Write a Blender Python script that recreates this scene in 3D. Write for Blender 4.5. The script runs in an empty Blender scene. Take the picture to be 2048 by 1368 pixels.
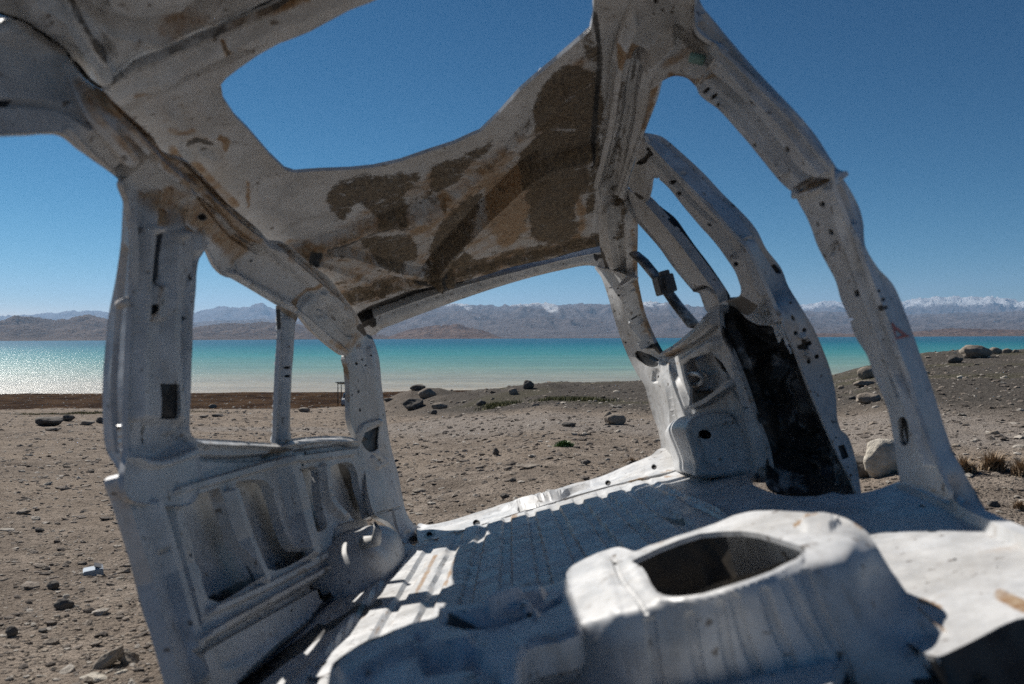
import bpy, bmesh, math, random
import numpy as np
from mathutils import Vector, Matrix, noise as mnoise
from mathutils.geometry import delaunay_2d_cdt
random.seed(7); RNG = np.random.default_rng(7)
SC = bpy.context.scene
DEN = False
COL = SC.collection
rad = math.radians
# ------------------------------------------------------------------ camera
CAM_H = 1.0
FPX, CX, CY = 1600.0, 1024.0, 684.0
cam = bpy.data.cameras.new('camera'); camo = bpy.data.objects.new('camera', cam); COL.objects.link(camo)
cam.sensor_width = 36.0; cam.lens = 36.0*FPX/2048; cam.clip_start = 0.05; cam.clip_end = 80000
cam.dof.use_dof = True; cam.dof.focus_distance = 9.0; cam.dof.aperture_fstop = 3.6
PITCH = math.atan((684-673)/FPX); ROLL = rad(-0.27)
Rw = Matrix.Rotation(rad(90)-PITCH, 3, 'X') @ Matrix.Rotation(ROLL, 3, 'Z')
camo.matrix_world = Matrix.Translation((0, 0, CAM_H)) @ Rw.to_4x4()
SC.camera = camo
CAMW = np.array([0, 0, CAM_H]); RW = np.array(Rw)          # camera axes (x right, y up, -z forward) in world
# ------------------------------------------------------------------ van frame (measured from the photo's vanishing points)
def nrm(v): v = np.array(v, float); return v/np.linalg.norm(v)
dV = nrm(((1020-CX)/FPX, -(825-CY)/FPX, 1))
th = rad(15); rV = np.array([math.cos(th), math.sin(th), 0.]); rV = nrm(rV-dV*np.dot(rV, dV)); uV = np.cross(dV, rV)
if uV[1] < 0: uV = -uV
VB = np.array([rV, dV, uV])                                 # rows: van x (W), y (L), z (H) in cam space with +z forward
FL = np.diag([1., 1., -1.])
VW = RW @ FL @ VB.T                                         # van axes as columns in world
CV = np.array([0, 0, .442])                                 # camera in van coords (W, L, H)
VORG = CAMW - VW @ CV
# ------------------------------------------------------------------ world and sun
SUNV = nrm(VW @ np.array([-.40, .63, 1.0]))                 # direction towards the sun
elev = math.asin(SUNV[2]); azim = math.atan2(SUNV[0], SUNV[1])
W = bpy.data.worlds.new('World'); SC.world = W; W.use_nodes = True
nt = W.node_tree; bg = nt.nodes['Background']
sky = nt.nodes.new('ShaderNodeTexSky'); sky.sky_type = 'NISHITA'; sky.sun_disc = False
sky.sun_elevation = elev; sky.sun_rotation = azim; sky.altitude = 3800; sky.air_density = 1.0; sky.dust_density = .3; sky.ozone_density = 3.5
hs = nt.nodes.new('ShaderNodeHueSaturation'); hs.inputs['Saturation'].default_value = 1.2; hs.inputs['Hue'].default_value = .474; nt.links.new(sky.outputs[0], hs.inputs['Color'])
m1 = nt.nodes.new('ShaderNodeVectorMath'); m1.operation = 'SCALE'; m1.inputs['Scale'].default_value = .15; nt.links.new(hs.outputs[0], m1.inputs[0])
gm = nt.nodes.new('ShaderNodeGamma'); gm.inputs['Gamma'].default_value = 1.3; nt.links.new(m1.outputs[0], gm.inputs['Color'])
m2 = nt.nodes.new('ShaderNodeVectorMath'); m2.operation = 'SCALE'; m2.inputs['Scale'].default_value = 1/.15; nt.links.new(gm.outputs[0], m2.inputs[0])
sp_ = nt.nodes.new('ShaderNodeSeparateColor'); cb_ = nt.nodes.new('ShaderNodeCombineColor'); nt.links.new(m2.outputs[0], sp_.inputs[0])
KS = .0867                                                    # deeper, more contrasty high-altitude sky (per-channel power law)
for i_, (a_, g_) in enumerate(((1.5, 1.45), (.68, 1.1), (.62, .95))):
    q1 = nt.nodes.new('ShaderNodeMath'); q1.operation = 'MULTIPLY'; q1.inputs[1].default_value = KS; nt.links.new(sp_.outputs[i_], q1.inputs[0])
    q2 = nt.nodes.new('ShaderNodeMath'); q2.operation = 'POWER'; q2.inputs[1].default_value = g_; nt.links.new(q1.outputs[0], q2.inputs[0])
    q3 = nt.nodes.new('ShaderNodeMath'); q3.operation = 'MULTIPLY'; q3.inputs[1].default_value = a_/KS; nt.links.new(q2.outputs[0], q3.inputs[0])
    nt.links.new(q3.outputs[0], cb_.inputs[i_])
nt.links.new(cb_.outputs[0], bg.inputs[0]); bg.inputs[1].default_value = 0.058
sun = bpy.data.lights.new('sun', 'SUN'); sun.energy = 4.5; sun.angle = rad(.53); sun.color = (1, .955, .89)
suno = bpy.data.objects.new('sun', sun); COL.objects.link(suno)
suno.rotation_euler = Vector(SUNV).to_track_quat('Z', 'Y').to_euler(); suno.location = (-20, 20, 40)
SC.view_settings.view_transform = 'Standard'; SC.view_settings.look = 'None'; SC.view_settings.exposure = 0.58; SC.view_settings.gamma = 1
SC.render.engine = 'CYCLES'; SC.cycles.use_denoising = DEN; SC.cycles.max_bounces = 6; SC.cycles.volume_bounces = 0
SC.cycles.sample_clamp_indirect = 6
# ------------------------------------------------------------------ noise helpers
def _h(ix, iy, s):
    n = (ix*374761393 + iy*668265263 + s*1442695041) & 0xffffffff
    n = ((n ^ (n >> 13))*1274126177) & 0xffffffff
    return ((n ^ (n >> 16)) & 0xffffff)/float(0xffffff)
def vnoise(x, y, s=0):
    x = np.asarray(x, float); y = np.asarray(y, float)
    ix = np.floor(x).astype(np.int64); iy = np.floor(y).astype(np.int64); fx = x-ix; fy = y-iy
    fx = fx*fx*(3-2*fx); fy = fy*fy*(3-2*fy)
    a = _h(ix, iy, s); b = _h(ix+1, iy, s); c = _h(ix, iy+1, s); d = _h(ix+1, iy+1, s)
    return (a*(1-fx)+b*fx)*(1-fy)+(c*(1-fx)+d*fx)*fy
def fbm(x, y, o=4, s=0, ridged=False):
    r = 0; a = 1; t = 0
    for i in range(o):
        n = vnoise(x*2**i+17.3*i, y*2**i+5.1*i, s+i)
        if ridged: n = 1-np.abs(2*n-1)
        r = r+a*n; t += a; a *= .5
    return r/t
def sstep(a, b, x): t = np.clip((x-a)/(b-a), 0, 1); return t*t*(3-2*t)
# ------------------------------------------------------------------ object helpers
def tag(o, label=None, cat=None, group=None, kind=None):
    if label: o['label'] = label
    if cat: o['category'] = cat
    if group: o['group'] = group
    if kind: o['kind'] = kind
    return o
def mesh_obj(name, V, F, mat, parent=None, smooth=True, masks=None, crisp=0):
    me = bpy.data.meshes.new(name); me.from_pydata([tuple(map(float, v)) for v in V], [], [tuple(map(int, f)) for f in F])
    if masks is not None:
        for k, arr in masks.items():
            at = me.color_attributes.new(k, 'FLOAT_COLOR', 'POINT')
            a = np.ones((len(V), 4), np.float32); a[:, :arr.shape[1]] = arr
            at.data.foreach_set('color', a.ravel())
    if smooth is True: me.polygons.foreach_set('use_smooth', [True]*len(me.polygons))
    elif smooth is not False: me.polygons.foreach_set('use_smooth', list(smooth))
    me.materials.append(mat); me.update()
    if crisp: me.set_sharp_from_angle(angle=rad(crisp))
    o = bpy.data.objects.new(name, me); COL.objects.link(o)
    if parent: o.parent = parent
    return o
def empty(name, loc=(0, 0, 0), mat=None):
    o = bpy.data.objects.new(name, None); COL.objects.link(o); o.empty_display_size = .3
    if mat is not None: o.matrix_world = mat
    else: o.location = loc
    return o
# ------------------------------------------------------------------ materials
class NT:
    def __init__(s, name):
        s.m = bpy.data.materials.new(name); s.m.use_nodes = True; s.t = s.m.node_tree; s.n = s.t.nodes; s.l = s.t.links
        s.b = s.n['Principled BSDF']
    def node(s, ty, **k):
        n = s.n.new(ty)
        for a, v in k.items(): setattr(n, a, v)
        return n
    def put(s, sock, v):
        if hasattr(v, 'is_output') or hasattr(v, 'links'): s.l.new(v, sock)
        else: sock.default_value = v
    def noise(s, scale, detail=4, rough=.5, co=None, out='Fac', dist=0):
        n = s.node('ShaderNodeTexNoise'); n.inputs['Scale'].default_value = scale; n.inputs['Detail'].default_value = detail
        n.inputs['Roughness'].default_value = rough; n.inputs['Distortion'].default_value = dist
        if co is not None: s.l.new(co, n.inputs['Vector'])
        return n.outputs[out]
    def ramp(s, v, a, b, lo=0., hi=1.):
        n = s.node('ShaderNodeMapRange'); n.interpolation_type = 'SMOOTHSTEP'
        for i, q in enumerate((v, a, b, lo, hi)): s.put(n.inputs[i], q)
        return n.outputs[0]
    def math(s, op, a, b=0.):
        n = s.node('ShaderNodeMath', operation=op); s.put(n.inputs[0], a); s.put(n.inputs[1], b); return n.outputs[0]
    def mix(s, f, a, b):
        n = s.node('ShaderNodeMix', data_type='RGBA'); s.put(n.inputs[0], f)
        for i, q in ((6, a), (7, b)):
            s.put(n.inputs[i], (*q, 1) if isinstance(q, tuple) and len(q) == 3 else q)
        return n.outputs[2]
    def attr(s, name):
        a = s.node('ShaderNodeAttribute', attribute_name=name); sp = s.node('ShaderNodeSeparateColor'); s.l.new(a.outputs['Color'], sp.inputs[0]); return sp.outputs
    def bump(s, h, st=.3, dist=.01, prev=None):
        n = s.node('ShaderNodeBump'); n.inputs['Strength'].default_value = st; n.inputs['Distance'].default_value = dist; s.l.new(h, n.inputs['Height'])
        if prev is not None: s.l.new(prev, n.inputs['Normal'])
        return n.outputs[0]
    def fin(s, col, rough=.5, nrm=None, metal=0., spec=.5):
        s.put(s.b.inputs['Base Color'], (*col, 1) if isinstance(col, tuple) and len(col) == 3 else col)
        s.put(s.b.inputs['Roughness'], rough); s.put(s.b.inputs['Metallic'], metal); s.put(s.b.inputs['Specular IOR Level'], spec)
        if nrm is not None: s.l.new(nrm, s.b.inputs['Normal'])
        return s.m
def objco(t): return t.node('ShaderNodeTexCoord').outputs['Object']
def geoco(t): return t.node('ShaderNodeNewGeometry').outputs['Position']

def paint_material():
    t = NT('weathered_van_paint'); co = objco(t); m = t.attr('mask')
    big = t.noise(2.3, 5, .6, co); med = t.noise(11, 6, .65, co); fine = t.noise(70, 4, .7, co); sp = t.noise(38, 2, .5, co)
    c = t.mix(t.ramp(med, .35, .7), (.46, .465, .47), (.60, .605, .61))
    c = t.mix(t.ramp(t.math('ADD', big, t.math('MULTIPLY', fine, .25)), .54, .78, 0, .45), c, (.33, .31, .28))    # dust
    c = t.mix(t.ramp(sp, .66, .72, 0, .8), c, (.10, .075, .055))
    scr = t.noise(150, 2, .5, co); c = t.mix(t.ramp(scr, .68, .73, 0, .6), c, (.16, .13, .105)); smu = t.noise(5.5, 7, .72, co, dist=1.2); c = t.mix(t.ramp(smu, .53, .66, 0, .32), c, (.24, .23, .215))                                                      # chips and specks
    streak = t.noise(1, 5, .6, None)
    mp = t.node('ShaderNodeMapping'); mp.inputs['Scale'].default_value = (26, 26, 3.5); t.l.new(co, mp.inputs['Vector'])
    streak = t.noise(1, 5, .7, mp.outputs[0])
    c = t.mix(t.ramp(streak, .55, .75, 0, .5), c, (.26, .215, .17))
    # rust / brown stain (green), felt remains (red), black tar and painted-in shade (blue)
    g = t.math('ADD', m[1], t.math('MULTIPLY', t.math('SUBTRACT', med, .5), 1.5))
    gc = t.mix(t.ramp(fine, .35, .65), (.23, .125, .055), (.35, .26, .17))
    c = t.mix(t.math('MULTIPLY', t.ramp(g, .35, .85), t.ramp(m[1], .02, .15)), c, gc)
    r = t.math('ADD', m[0], t.math('MULTIPLY', t.math('SUBTRACT', t.noise(13, 9, .8, co, dist=.8), .5), 2.1))
    felt_shade = t.mix(t.ramp(t.noise(60, 6, .85, co), .36, .66), (.045, .035, .024), (.22, .165, .105))
    rf = t.math('MULTIPLY', t.ramp(r, .40, .60, 0, .93), t.ramp(m[0], .02, .12))
    c = t.mix(rf, c, felt_shade)
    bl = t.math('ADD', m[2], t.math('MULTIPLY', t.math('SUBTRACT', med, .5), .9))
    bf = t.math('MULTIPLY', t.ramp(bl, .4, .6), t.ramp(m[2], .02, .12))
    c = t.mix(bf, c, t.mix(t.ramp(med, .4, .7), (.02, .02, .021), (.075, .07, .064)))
    rough = t.ramp(med, .3, .8, .38, .62); rough = t.math('MAXIMUM', rough, t.math('MULTIPLY', rf, .95))
    n1 = t.bump(t.math('ADD', t.math('MULTIPLY', big, 2.), t.math('MULTIPLY', med, .3)), .22, .015)
    n2 = t.bump(t.math('MULTIPLY', fine, t.math('ADD', rf, .03)), .6, .006, n1)
    return t.fin(c, rough, n2, 0., .45)
PAINT = paint_material()
def simple(name, col, rough=.6, col2=None, scale=30, bump=.3, dist=.004, metal=0., spec=.4):
    t = NT(name); co = objco(t); n = t.noise(scale, 5, .6, co)
    c = t.mix(t.ramp(n, .3, .7), col, col2 or tuple(x*.6 for x in col))
    return t.fin(c, rough, t.bump(n, bump, dist), metal, spec)
RUBBER = simple('black_rubber', (.02, .021, .024), .55)
GREYPL = simple('grey_plastic', (.09, .09, .095), .5)
RED = simple('red_print', (.38, .075, .05), .6, (.5, .2, .16), 200)
GLASSY = simple('pale_lamp_socket', (.5, .5, .5), .3)
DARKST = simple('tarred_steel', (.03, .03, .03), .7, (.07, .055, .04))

# ------------------------------------------------------------------ traced sheet metal: photo outline -> ray -> real surface of the shell
def rays(P):
    P = np.asarray(P, float)
    v = np.stack([(P[:, 0]-CX)/FPX, -(P[:, 1]-CY)/FPX, np.ones(len(P))], 1)
    return v @ VB.T
def hwid(H): return np.interp(H, [-.4, 0, .3, .55, .9, 1.1, 1.25, 1.33, 1.42], [.74, .76, .82, .82, .75, .705, .66, .56, .3])
def taper(L): return np.interp(L, [0, 2.6, 4.1, 5], [1, 1, .85, .8])
def side(s, off=0.): return lambda p: (p[..., 0]-.04)*s-(hwid(p[..., 2])*taper(p[..., 1])+off)
def Hroof(L, Wd): return np.interp(L, [0, 1.3, 2.3, 3.04, 3.7, 4.05], [1.31, 1.335, 1.335, 1.265, 1.15, 1.085])+.035*(1-(Wd/.62)**2)
def roofF(off=0.): return lambda p: p[..., 2]-Hroof(p[..., 1], p[..., 0]-.04)-off
def floorF(h=0.): return lambda p: p[..., 2]-h
AX = {'W': 0, 'L': 1, 'H': 2}
def hitF(P, F, tmin=.35, tmax=7.):
    v = rays(P); ts = np.linspace(tmin, tmax, 260)
    val = np.stack([F(CV+t*v) for t in ts])
    sg = np.sign(val); ch = (sg[:-1]*sg[1:] <= 0); ok = ch.any(0); k = ch.argmax(0)
    a = ts[k].copy(); b = ts[np.minimum(k+1, len(ts)-1)].copy(); fa = val[k, np.arange(len(P))]
    for _ in range(24):
        m = (a+b)/2; fm = F(CV+m[:, None]*v); lo = fa*fm > 0
        a = np.where(lo, m, a); fa = np.where(lo, fm, fa); b = np.where(lo, b, m)
    a[~ok] = np.nan
    return a
class Surf:
    """implicit F, or control points (x, y, axis, value | 'S' = on F0) interpolated in inverse depth (3 points = a plane)"""
    def __init__(s, F=None, ctrl=None, F0=None, lam=1e-4):
        s.F = F; s.ctrl = None
        if ctrl:
            P = np.array([(c[0], c[1]) for c in ctrl], float); v = rays(P); t = []
            for i, c in enumerate(ctrl):
                if c[2] == 'S': t.append(hitF(P[i:i+1], c[3] if len(c) > 3 else F0)[0])
                else: a = AX[c[2]]; t.append((c[3]-CV[a])/v[i, a])
            t = np.array(t)
            if np.isnan(t).any() or (t < 0).any(): print('BAD CTRL', [(ctrl[i], t[i]) for i in range(len(t)) if not t[i] > 0])
            s.P = P/1000.; y = 1/t; n = len(P)
            A = np.c_[np.ones(n), s.P]
            if n <= 3: s.w = np.zeros(n); s.c = np.linalg.lstsq(A, y, rcond=None)[0]
            else:
                K = s.K(s.P, s.P)+lam*np.eye(n)
                M = np.block([[K, A], [A.T, np.zeros((3, 3))]]); so = np.linalg.lstsq(M, np.r_[y, 0, 0, 0], rcond=None)[0]
                s.w = so[:n]; s.c = so[n:]
            s.ctrl = True
    def K(s, A, B):
        d = np.sqrt(((A[:, None]-B[None])**2).sum(-1)); return np.where(d > 1e-9, d*d*np.log(d+1e-12), 0)
    def depth(s, P):
        P = np.asarray(P, float)
        if s.F is not None:
            t = hitF(P, s.F)
            if np.isnan(t).any():
                bad = np.isnan(t); print('  no hit for', bad.sum(), 'of', len(t), 'e.g.', P[bad][0])
                good = ~bad; idx = np.array([np.argmin(((P[good]-p)**2).sum(1)) for p in P[bad]]); t[bad] = t[good][idx]
            return t
        q = P/1000.; y = s.K(q, s.P) @ s.w+np.c_[np.ones(len(q)), q] @ s.c
        return 1/np.maximum(y, .12)
    def pos(s, P): P = np.asarray(P, float); return CV+s.depth(P)[:, None]*rays(P)

def catmull(pts, closed=True, step=7.):
    P = [np.array(p, float) for p in pts]; n = len(P); out = []
    for i in range(n if closed else n-1):
        p1, p2 = P[i], P[(i+1) % n]
        if np.linalg.norm(p2-p1) < 1e-6: continue
        p0 = P[(i-1) % n] if closed or i > 0 else p1; p3 = P[(i+2) % n] if closed or i+2 < n else p2
        if np.linalg.norm(p0-p1) < 1e-6: p0 = p1-(p2-p1)          # a doubled point is a sharp corner
        if np.linalg.norm(p3-p2) < 1e-6: p3 = p2+(p2-p1)
        k = max(1, int(np.linalg.norm(p2-p1)/step))
        d = np.linalg.norm(p2-p1)
        m1 = (p2-p0)/2; m2 = (p3-p1)/2
        for m in (m1, m2):
            l = np.linalg.norm(m)
            if l > d: m *= d/l
        for j in range(k):
            t = j/k; out.append((2*t**3-3*t*t+1)*p1+(t**3-2*t*t+t)*m1+(-2*t**3+3*t*t)*p2+(t**3-t*t)*m2)
    if not closed: out.append(P[-1])
    return np.array(out)
def inpoly(P, Q):
    x, y = P[:, 0], P[:, 1]; r = np.zeros(len(P), bool); n = len(Q)
    for i in range(n):
        x1, y1 = Q[i]; x2, y2 = Q[(i+1) % n]
        if y1 == y2: continue
        c = ((y1 > y) != (y2 > y)) & (x < (x2-x1)*(y-y1)/(y2-y1)+x1); r ^= c
    return r
def dpoly(P, Q, closed=True):
    d = np.full(len(P), 1e9); n = len(Q)
    for i in range(n if closed else n-1):
        a = Q[i]; b = Q[(i+1) % n]; ab = b-a; L2 = max(ab @ ab, 1e-9)
        t = np.clip(((P-a) @ ab)/L2, 0, 1); d = np.minimum(d, np.linalg.norm(P-a-t[:, None]*ab, axis=1))
    return d
def field(P, items, n=1):
    """items: ('s', pts, halfwidth px, value) stroke | ('p', pts, soft px, value) patch | ('o', (cx,cy,rx,ry), soft, value)"""
    h = np.zeros((len(P), n)) if n > 1 else np.zeros(len(P))
    for it in items:
        if it[0] == 's': dd = dpoly(P, catmull(it[1], False, 10 if n == 1 else 20), False)/it[2]; q = 1-sstep(.3, .95, dd) if n > 1 else 1-np.clip((dd-.5)/.5, 0, 1)
        elif it[0] == 'p':
            Q = catmull(it[1], True, 20); d = dpoly(P, Q); ins = inpoly(P, Q); q = np.where(ins, d, -d); q = sstep(-it[2], it[2], q)
        else:
            a, b, rx, ry = it[1]; q = 1-sstep(1-it[2], 1., np.hypot((P[:, 0]-a)/rx, (P[:, 1]-b)/ry))
        if n > 1: v = np.array(it[3]); h = np.maximum(h, q[:, None]*v[None])
        else: h = h+q*it[3]
    return h
def ell(cx, cy, rx, ry, ang=0, n=12):
    a = np.arange(n)*2*math.pi/n; x = rx*np.cos(a); y = ry*np.sin(a); c, s = math.cos(rad(ang)), math.sin(rad(ang))
    return [(cx+c*u-s*v, cy+s*u+c*v) for u, v in zip(x, y)]
def offline(Q, off, closed):
    T = np.gradient(Q, axis=0) if not closed else (np.roll(Q, -1, 0)-np.roll(Q, 1, 0)); T = T/np.maximum(np.linalg.norm(T, axis=1), 1e-9)[:, None]
    return Q+np.c_[-T[:, 1], T[:, 0]]*off
def tri(outline, holes, step, relief=()):
    pts = [tuple(p) for p in outline]; E = [(i, (i+1) % len(pts)) for i in range(len(pts))]
    for h in holes:
        b = len(pts); pts += [tuple(p) for p in h]; E += [(b+i, b+(i+1) % len(h)) for i in range(len(h))]
    def free(P, m):
        ok = inpoly(P, outline) & (dpoly(P, outline) > m)
        for h in holes: ok &= ~inpoly(P, h) & (dpoly(P, h) > m)
        return ok
    ex = []
    for r in relief:                                              # fold lines become mesh edges, so pressings stay crisp
        if r[0] == 's' and abs(r[3]) > .003: lines = [(offline(catmull(r[1], False, step), o*r[2], False), False) for o in (-1., -.5, .5, 1.)]
        elif r[0] == 'p': Q = catmull(r[1], True, step); lines = [(offline(Q, o, True), True) for o in (-r[2], r[2])]
        else: continue
        for L_, cl in lines:
            ok = free(L_, 2.2); b = len(pts); pts += [tuple(q) for q in L_]; n = len(L_); ex.append(L_)
            E += [(b+i, b+(i+1) % n) for i in range(n if cl else n-1) if ok[i] and ok[(i+1) % n]]
            bad = np.where(~ok)[0]
            for i in bad: pts[b+i] = None
    keep = [i for i, q in enumerate(pts) if q is not None]; mp = {k: i for i, k in enumerate(keep)}; pts = [pts[i] for i in keep]; E = [(mp[a], mp[b]) for a, b in E]
    lo = outline.min(0); hi = outline.max(0)
    gx, gy = np.meshgrid(np.arange(lo[0]+step/2, hi[0], step), np.arange(lo[1]+step/2, hi[1], step*.87))
    gx = gx+(np.arange(gx.shape[0]) % 2)[:, None]*step/2
    G = np.c_[gx.ravel(), gy.ravel()]; G = G[inpoly(G, outline)]; G = G[dpoly(G, outline) > step*.45]
    for h in holes:
        G = G[~inpoly(G, h)]; G = G[dpoly(G, h) > step*.3]
    if ex:
        X = np.concatenate(ex); ok = np.ones(len(G), bool)
        for c in range(0, len(X), 400): ok &= (((G[:, None]-X[None, c:c+400])**2).sum(-1) > (step*.4)**2).all(1)
        G = G[ok]
    V, _, F, _, _, _ = delaunay_2d_cdt([Vector(p) for p in pts]+[Vector(p) for p in G], E, [], 0, 1e-3)
    V = np.array([tuple(v) for v in V]); F = np.array([f for f in F if len(f) == 3])
    c = V[F].mean(1); ok = inpoly(c, outline)
    for h in holes: ok &= ~inpoly(c, h)
    F = F[ok]
    used = np.unique(F); mp = -np.ones(len(V), int); mp[used] = np.arange(len(used))
    return V[used], mp[F]
class Combo:
    """convex corner: the deeper of two surfaces, slightly rounded"""
    def __init__(s, A, B, e=.02): s.A = A; s.B = B; s.e = e
    def depth(s, P): a = s.A.depth(P); b = s.B.depth(P); return .5*(a+b+np.sqrt((a-b)**2+s.e**2))-s.e*.5*0
    def pos(s, P): P = np.asarray(P, float); return CV+s.depth(P)[:, None]*rays(P)
def vnormals(X, F):
    n = np.zeros_like(X); fn = np.cross(X[F[:, 1]]-X[F[:, 0]], X[F[:, 2]]-X[F[:, 0]])
    for k in range(3): np.add.at(n, F[:, k], fn)
    n /= np.maximum(np.linalg.norm(n, axis=1), 1e-12)[:, None]
    s = np.sign(((CV-X)*n).sum(1)); s[s == 0] = 1
    return n*s[:, None]
NP = 0
def panel(name, outline, surf, parent, holes=(), relief=(), mask=(), base=(0, 0, 0), step=8., thick=.02, box=True, rim=None, mat=None, rfun=None, mfun=None, wob=.0012, edge=.30, seam=1., gain=1.9, deep=.035, backb=None):
    global NP; NP += 1
    O = catmull(outline, True, step); Hs = [np.array(h) if len(h) > 11 else catmull(h, True, 4.) for h in holes]
    V, F = tri(O, Hs, step, relief)
    X = surf.pos(V); N = vnormals(X, F)
    h = field(V, [(r[0], r[1], r[2], r[3]*(gain if abs(r[3]) <= .03 else 1)) for r in relief])
    h = h*(.12+.88*sstep(1, 11, dpoly(V, O)))
    if rim: h = h+(1-sstep(0, rim[0], dpoly(V, O)))*rim[1]
    if wob: h = h+(fbm(V[:, 0]/46., V[:, 1]/46., 3, NP)-.5)*2*wob
    if rfun: h = h+rfun(X, V)
    Xf = X+N*h[:, None]
    M = np.maximum(np.tile(np.array(base, float), (len(V), 1)), field(V, mask, 3)) if len(mask) else np.tile(np.array(base, float), (len(V), 1))
    for r in relief:
        if r[0] == 's' and r[3] < -.005 and seam: M = np.maximum(M, (1-sstep(.15, .6, dpoly(V, catmull(r[1], False, 20), False)/r[2]))[:, None]*np.array([.1, .45, .5])*seam)
    if mfun: M = np.maximum(M, mfun(X, V))
    if edge: M[:, 1] = np.maximum(M[:, 1], edge*(1-sstep(0, 9, dpoly(V, O)))*(.5+fbm(V[:, 0]/14., V[:, 1]/14., 2, NP+3)))
    # back sheet; backb paints it black for the unlit inside of holes
    if box and Hs: Vb, Fb = tri(O, [], step*1.8)
    else: Vb, Fb = V, F
    Xb = surf.pos(Vb); Nb = vnormals(Xb, Fb); hb_ = np.minimum(field(Vb, [(r[0], r[1], r[2]+4, r[3]*(gain if abs(r[3]) <= .03 else 1)) for r in relief if r[3] < 0]), 0) if box and relief else np.zeros(len(Vb)); Xb = Xb-Nb*(thick+np.maximum(deep*sstep(2, 18, dpoly(Vb, O)), (-hb_+.004)*sstep(2, 16, dpoly(Vb, O))))[:, None] if box else Xf-N*thick
    vs = [Xf, Xb]; fs = [F.tolist(), (Fb[:, ::-1]+len(Xf)).tolist()]; sm = [True]*(len(F)+len(Fb)); ms = [M, np.tile(np.array(backb or base, float), (len(Vb), 1))]
    # rims
    ec = {}
    for f in F:
        for a, b in ((f[0], f[1]), (f[1], f[2]), (f[2], f[0])):
            k = (min(a, b), max(a, b)); ec[k] = ec.get(k, 0)+1
    be = np.array([k for k, c in ec.items() if c == 1])
    hole = np.zeros(len(be), bool)
    if Hs:
        mid = V[be].mean(1); dh = np.full(len(be), 1e9)
        for q in Hs: dh = np.minimum(dh, dpoly(mid, q))
        hole = dh < 1.0
    dep = np.where(hole & box, min(.004, thick), thick)
    off = len(Xf)+len(Xb)
    A = Xf[be[:, 0]]; B = Xf[be[:, 1]]
    C = np.where(hole[:, None], A, X[be[:, 0]])-N[be[:, 0]]*dep[:, None]; D = np.where(hole[:, None], B, X[be[:, 1]])-N[be[:, 1]]*dep[:, None]
    k = len(be); vs += [A, B, D, C]; fs.append([(off+i, off+k+i, off+2*k+i, off+3*k+i) for i in range(k)]); sm += [False]*k
    ms += [M[be[:, 0]], M[be[:, 1]], M[be[:, 1]], M[be[:, 0]]]
    if Hs and box:                                                # every punched hole ends in a shallow cup painted black for the unlit cavity
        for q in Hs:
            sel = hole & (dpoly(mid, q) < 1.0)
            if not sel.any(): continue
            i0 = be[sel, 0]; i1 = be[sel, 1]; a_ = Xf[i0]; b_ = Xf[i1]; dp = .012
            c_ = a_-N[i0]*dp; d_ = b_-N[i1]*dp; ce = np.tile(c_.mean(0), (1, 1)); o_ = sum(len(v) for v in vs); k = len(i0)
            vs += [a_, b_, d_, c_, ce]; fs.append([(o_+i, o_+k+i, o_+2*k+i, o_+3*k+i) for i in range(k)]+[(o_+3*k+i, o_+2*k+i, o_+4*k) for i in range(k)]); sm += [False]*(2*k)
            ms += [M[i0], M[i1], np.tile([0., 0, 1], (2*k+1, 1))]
    VV = np.concatenate(vs); FF = [f for g in fs for f in g]
    return mesh_obj(name, VV, FF, mat or PAINT, parent, sm, {'mask': np.concatenate(ms)}, crisp=24)
def tube(name, P, r, parent, mat, seg=8, flat=1., cap=True, base=(0, 0, 0)):
    """P: list of 3d points, r radius or list"""
    P = np.array(P, float); n = len(P); r = np.broadcast_to(r, n); V = []; F = []
    up = np.array([0.1, .2, 1.])
    for i in range(n):
        t = P[min(i+1, n-1)]-P[max(i-1, 0)]; t = nrm(t); a = nrm(np.cross(t, up)); b = np.cross(a, t)
        for k in range(seg):
            q = 2*math.pi*k/seg; V.append(P[i]+r[i]*(math.cos(q)*a+math.sin(q)*b*flat))
    for i in range(n-1):
        for k in range(seg): F.append((i*seg+k, i*seg+(k+1) % seg, (i+1)*seg+(k+1) % seg, (i+1)*seg+k))
    if cap: F.append(tuple(range(seg))[::-1]); F.append(tuple((n-1)*seg+k for k in range(seg)))
    V = np.array(V)
    return mesh_obj(name, V, F, mat, parent, True, {'mask': np.tile(np.array(base, float), (len(V), 1))})

def liner():
    t = NT('torn_white_liner'); co = objco(t); n = t.noise(30, 4, .6, co); t.fin(t.mix(t.ramp(n, .35, .7), (.85, .84, .82), (.65, .64, .62)), .7, t.bump(n, .5, .01))
    tr = t.node('ShaderNodeBsdfTranslucent'); tr.inputs[0].default_value = (.8, .79, .77, 1); mx = t.node('ShaderNodeMixShader'); mx.inputs[0].default_value = .6
    t.l.new(t.b.outputs[0], mx.inputs[1]); t.l.new(tr.outputs[0], mx.inputs[2]); t.l.new(mx.outputs[0], t.n['Material Output'].inputs['Surface']); return t.m
LINER = liner()
# ================================================================== THE VAN SHELL
VM = Matrix([[*VW[i], VORG[i]] for i in range(3)]+[[0, 0, 0, 1]])
VAN = empty('van_body_shell', mat=VM)
tag(VAN, 'stripped white van body shell with a cut open roof and bare rusty pillars', 'van shell')
SL, SR = side(-1), side(1)
T4 = lambda x, y: (150+x/2.85, 420+y/2.85)
T6 = lambda x, y: (150+x/2.56, 850+y/2.56)
T3 = lambda x, y: (1150+x/2.91, y/2.91)
T5 = lambda x, y: (1150+x/2.4875, 450+y/2.4875)
TC = lambda x, y: (1200+x/3.42, 250+y/3.42)
TF = lambda x, y: (840+x/3.413, 940+y/3.413)
def m(T, *p): return [T(*q) for q in p]

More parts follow.
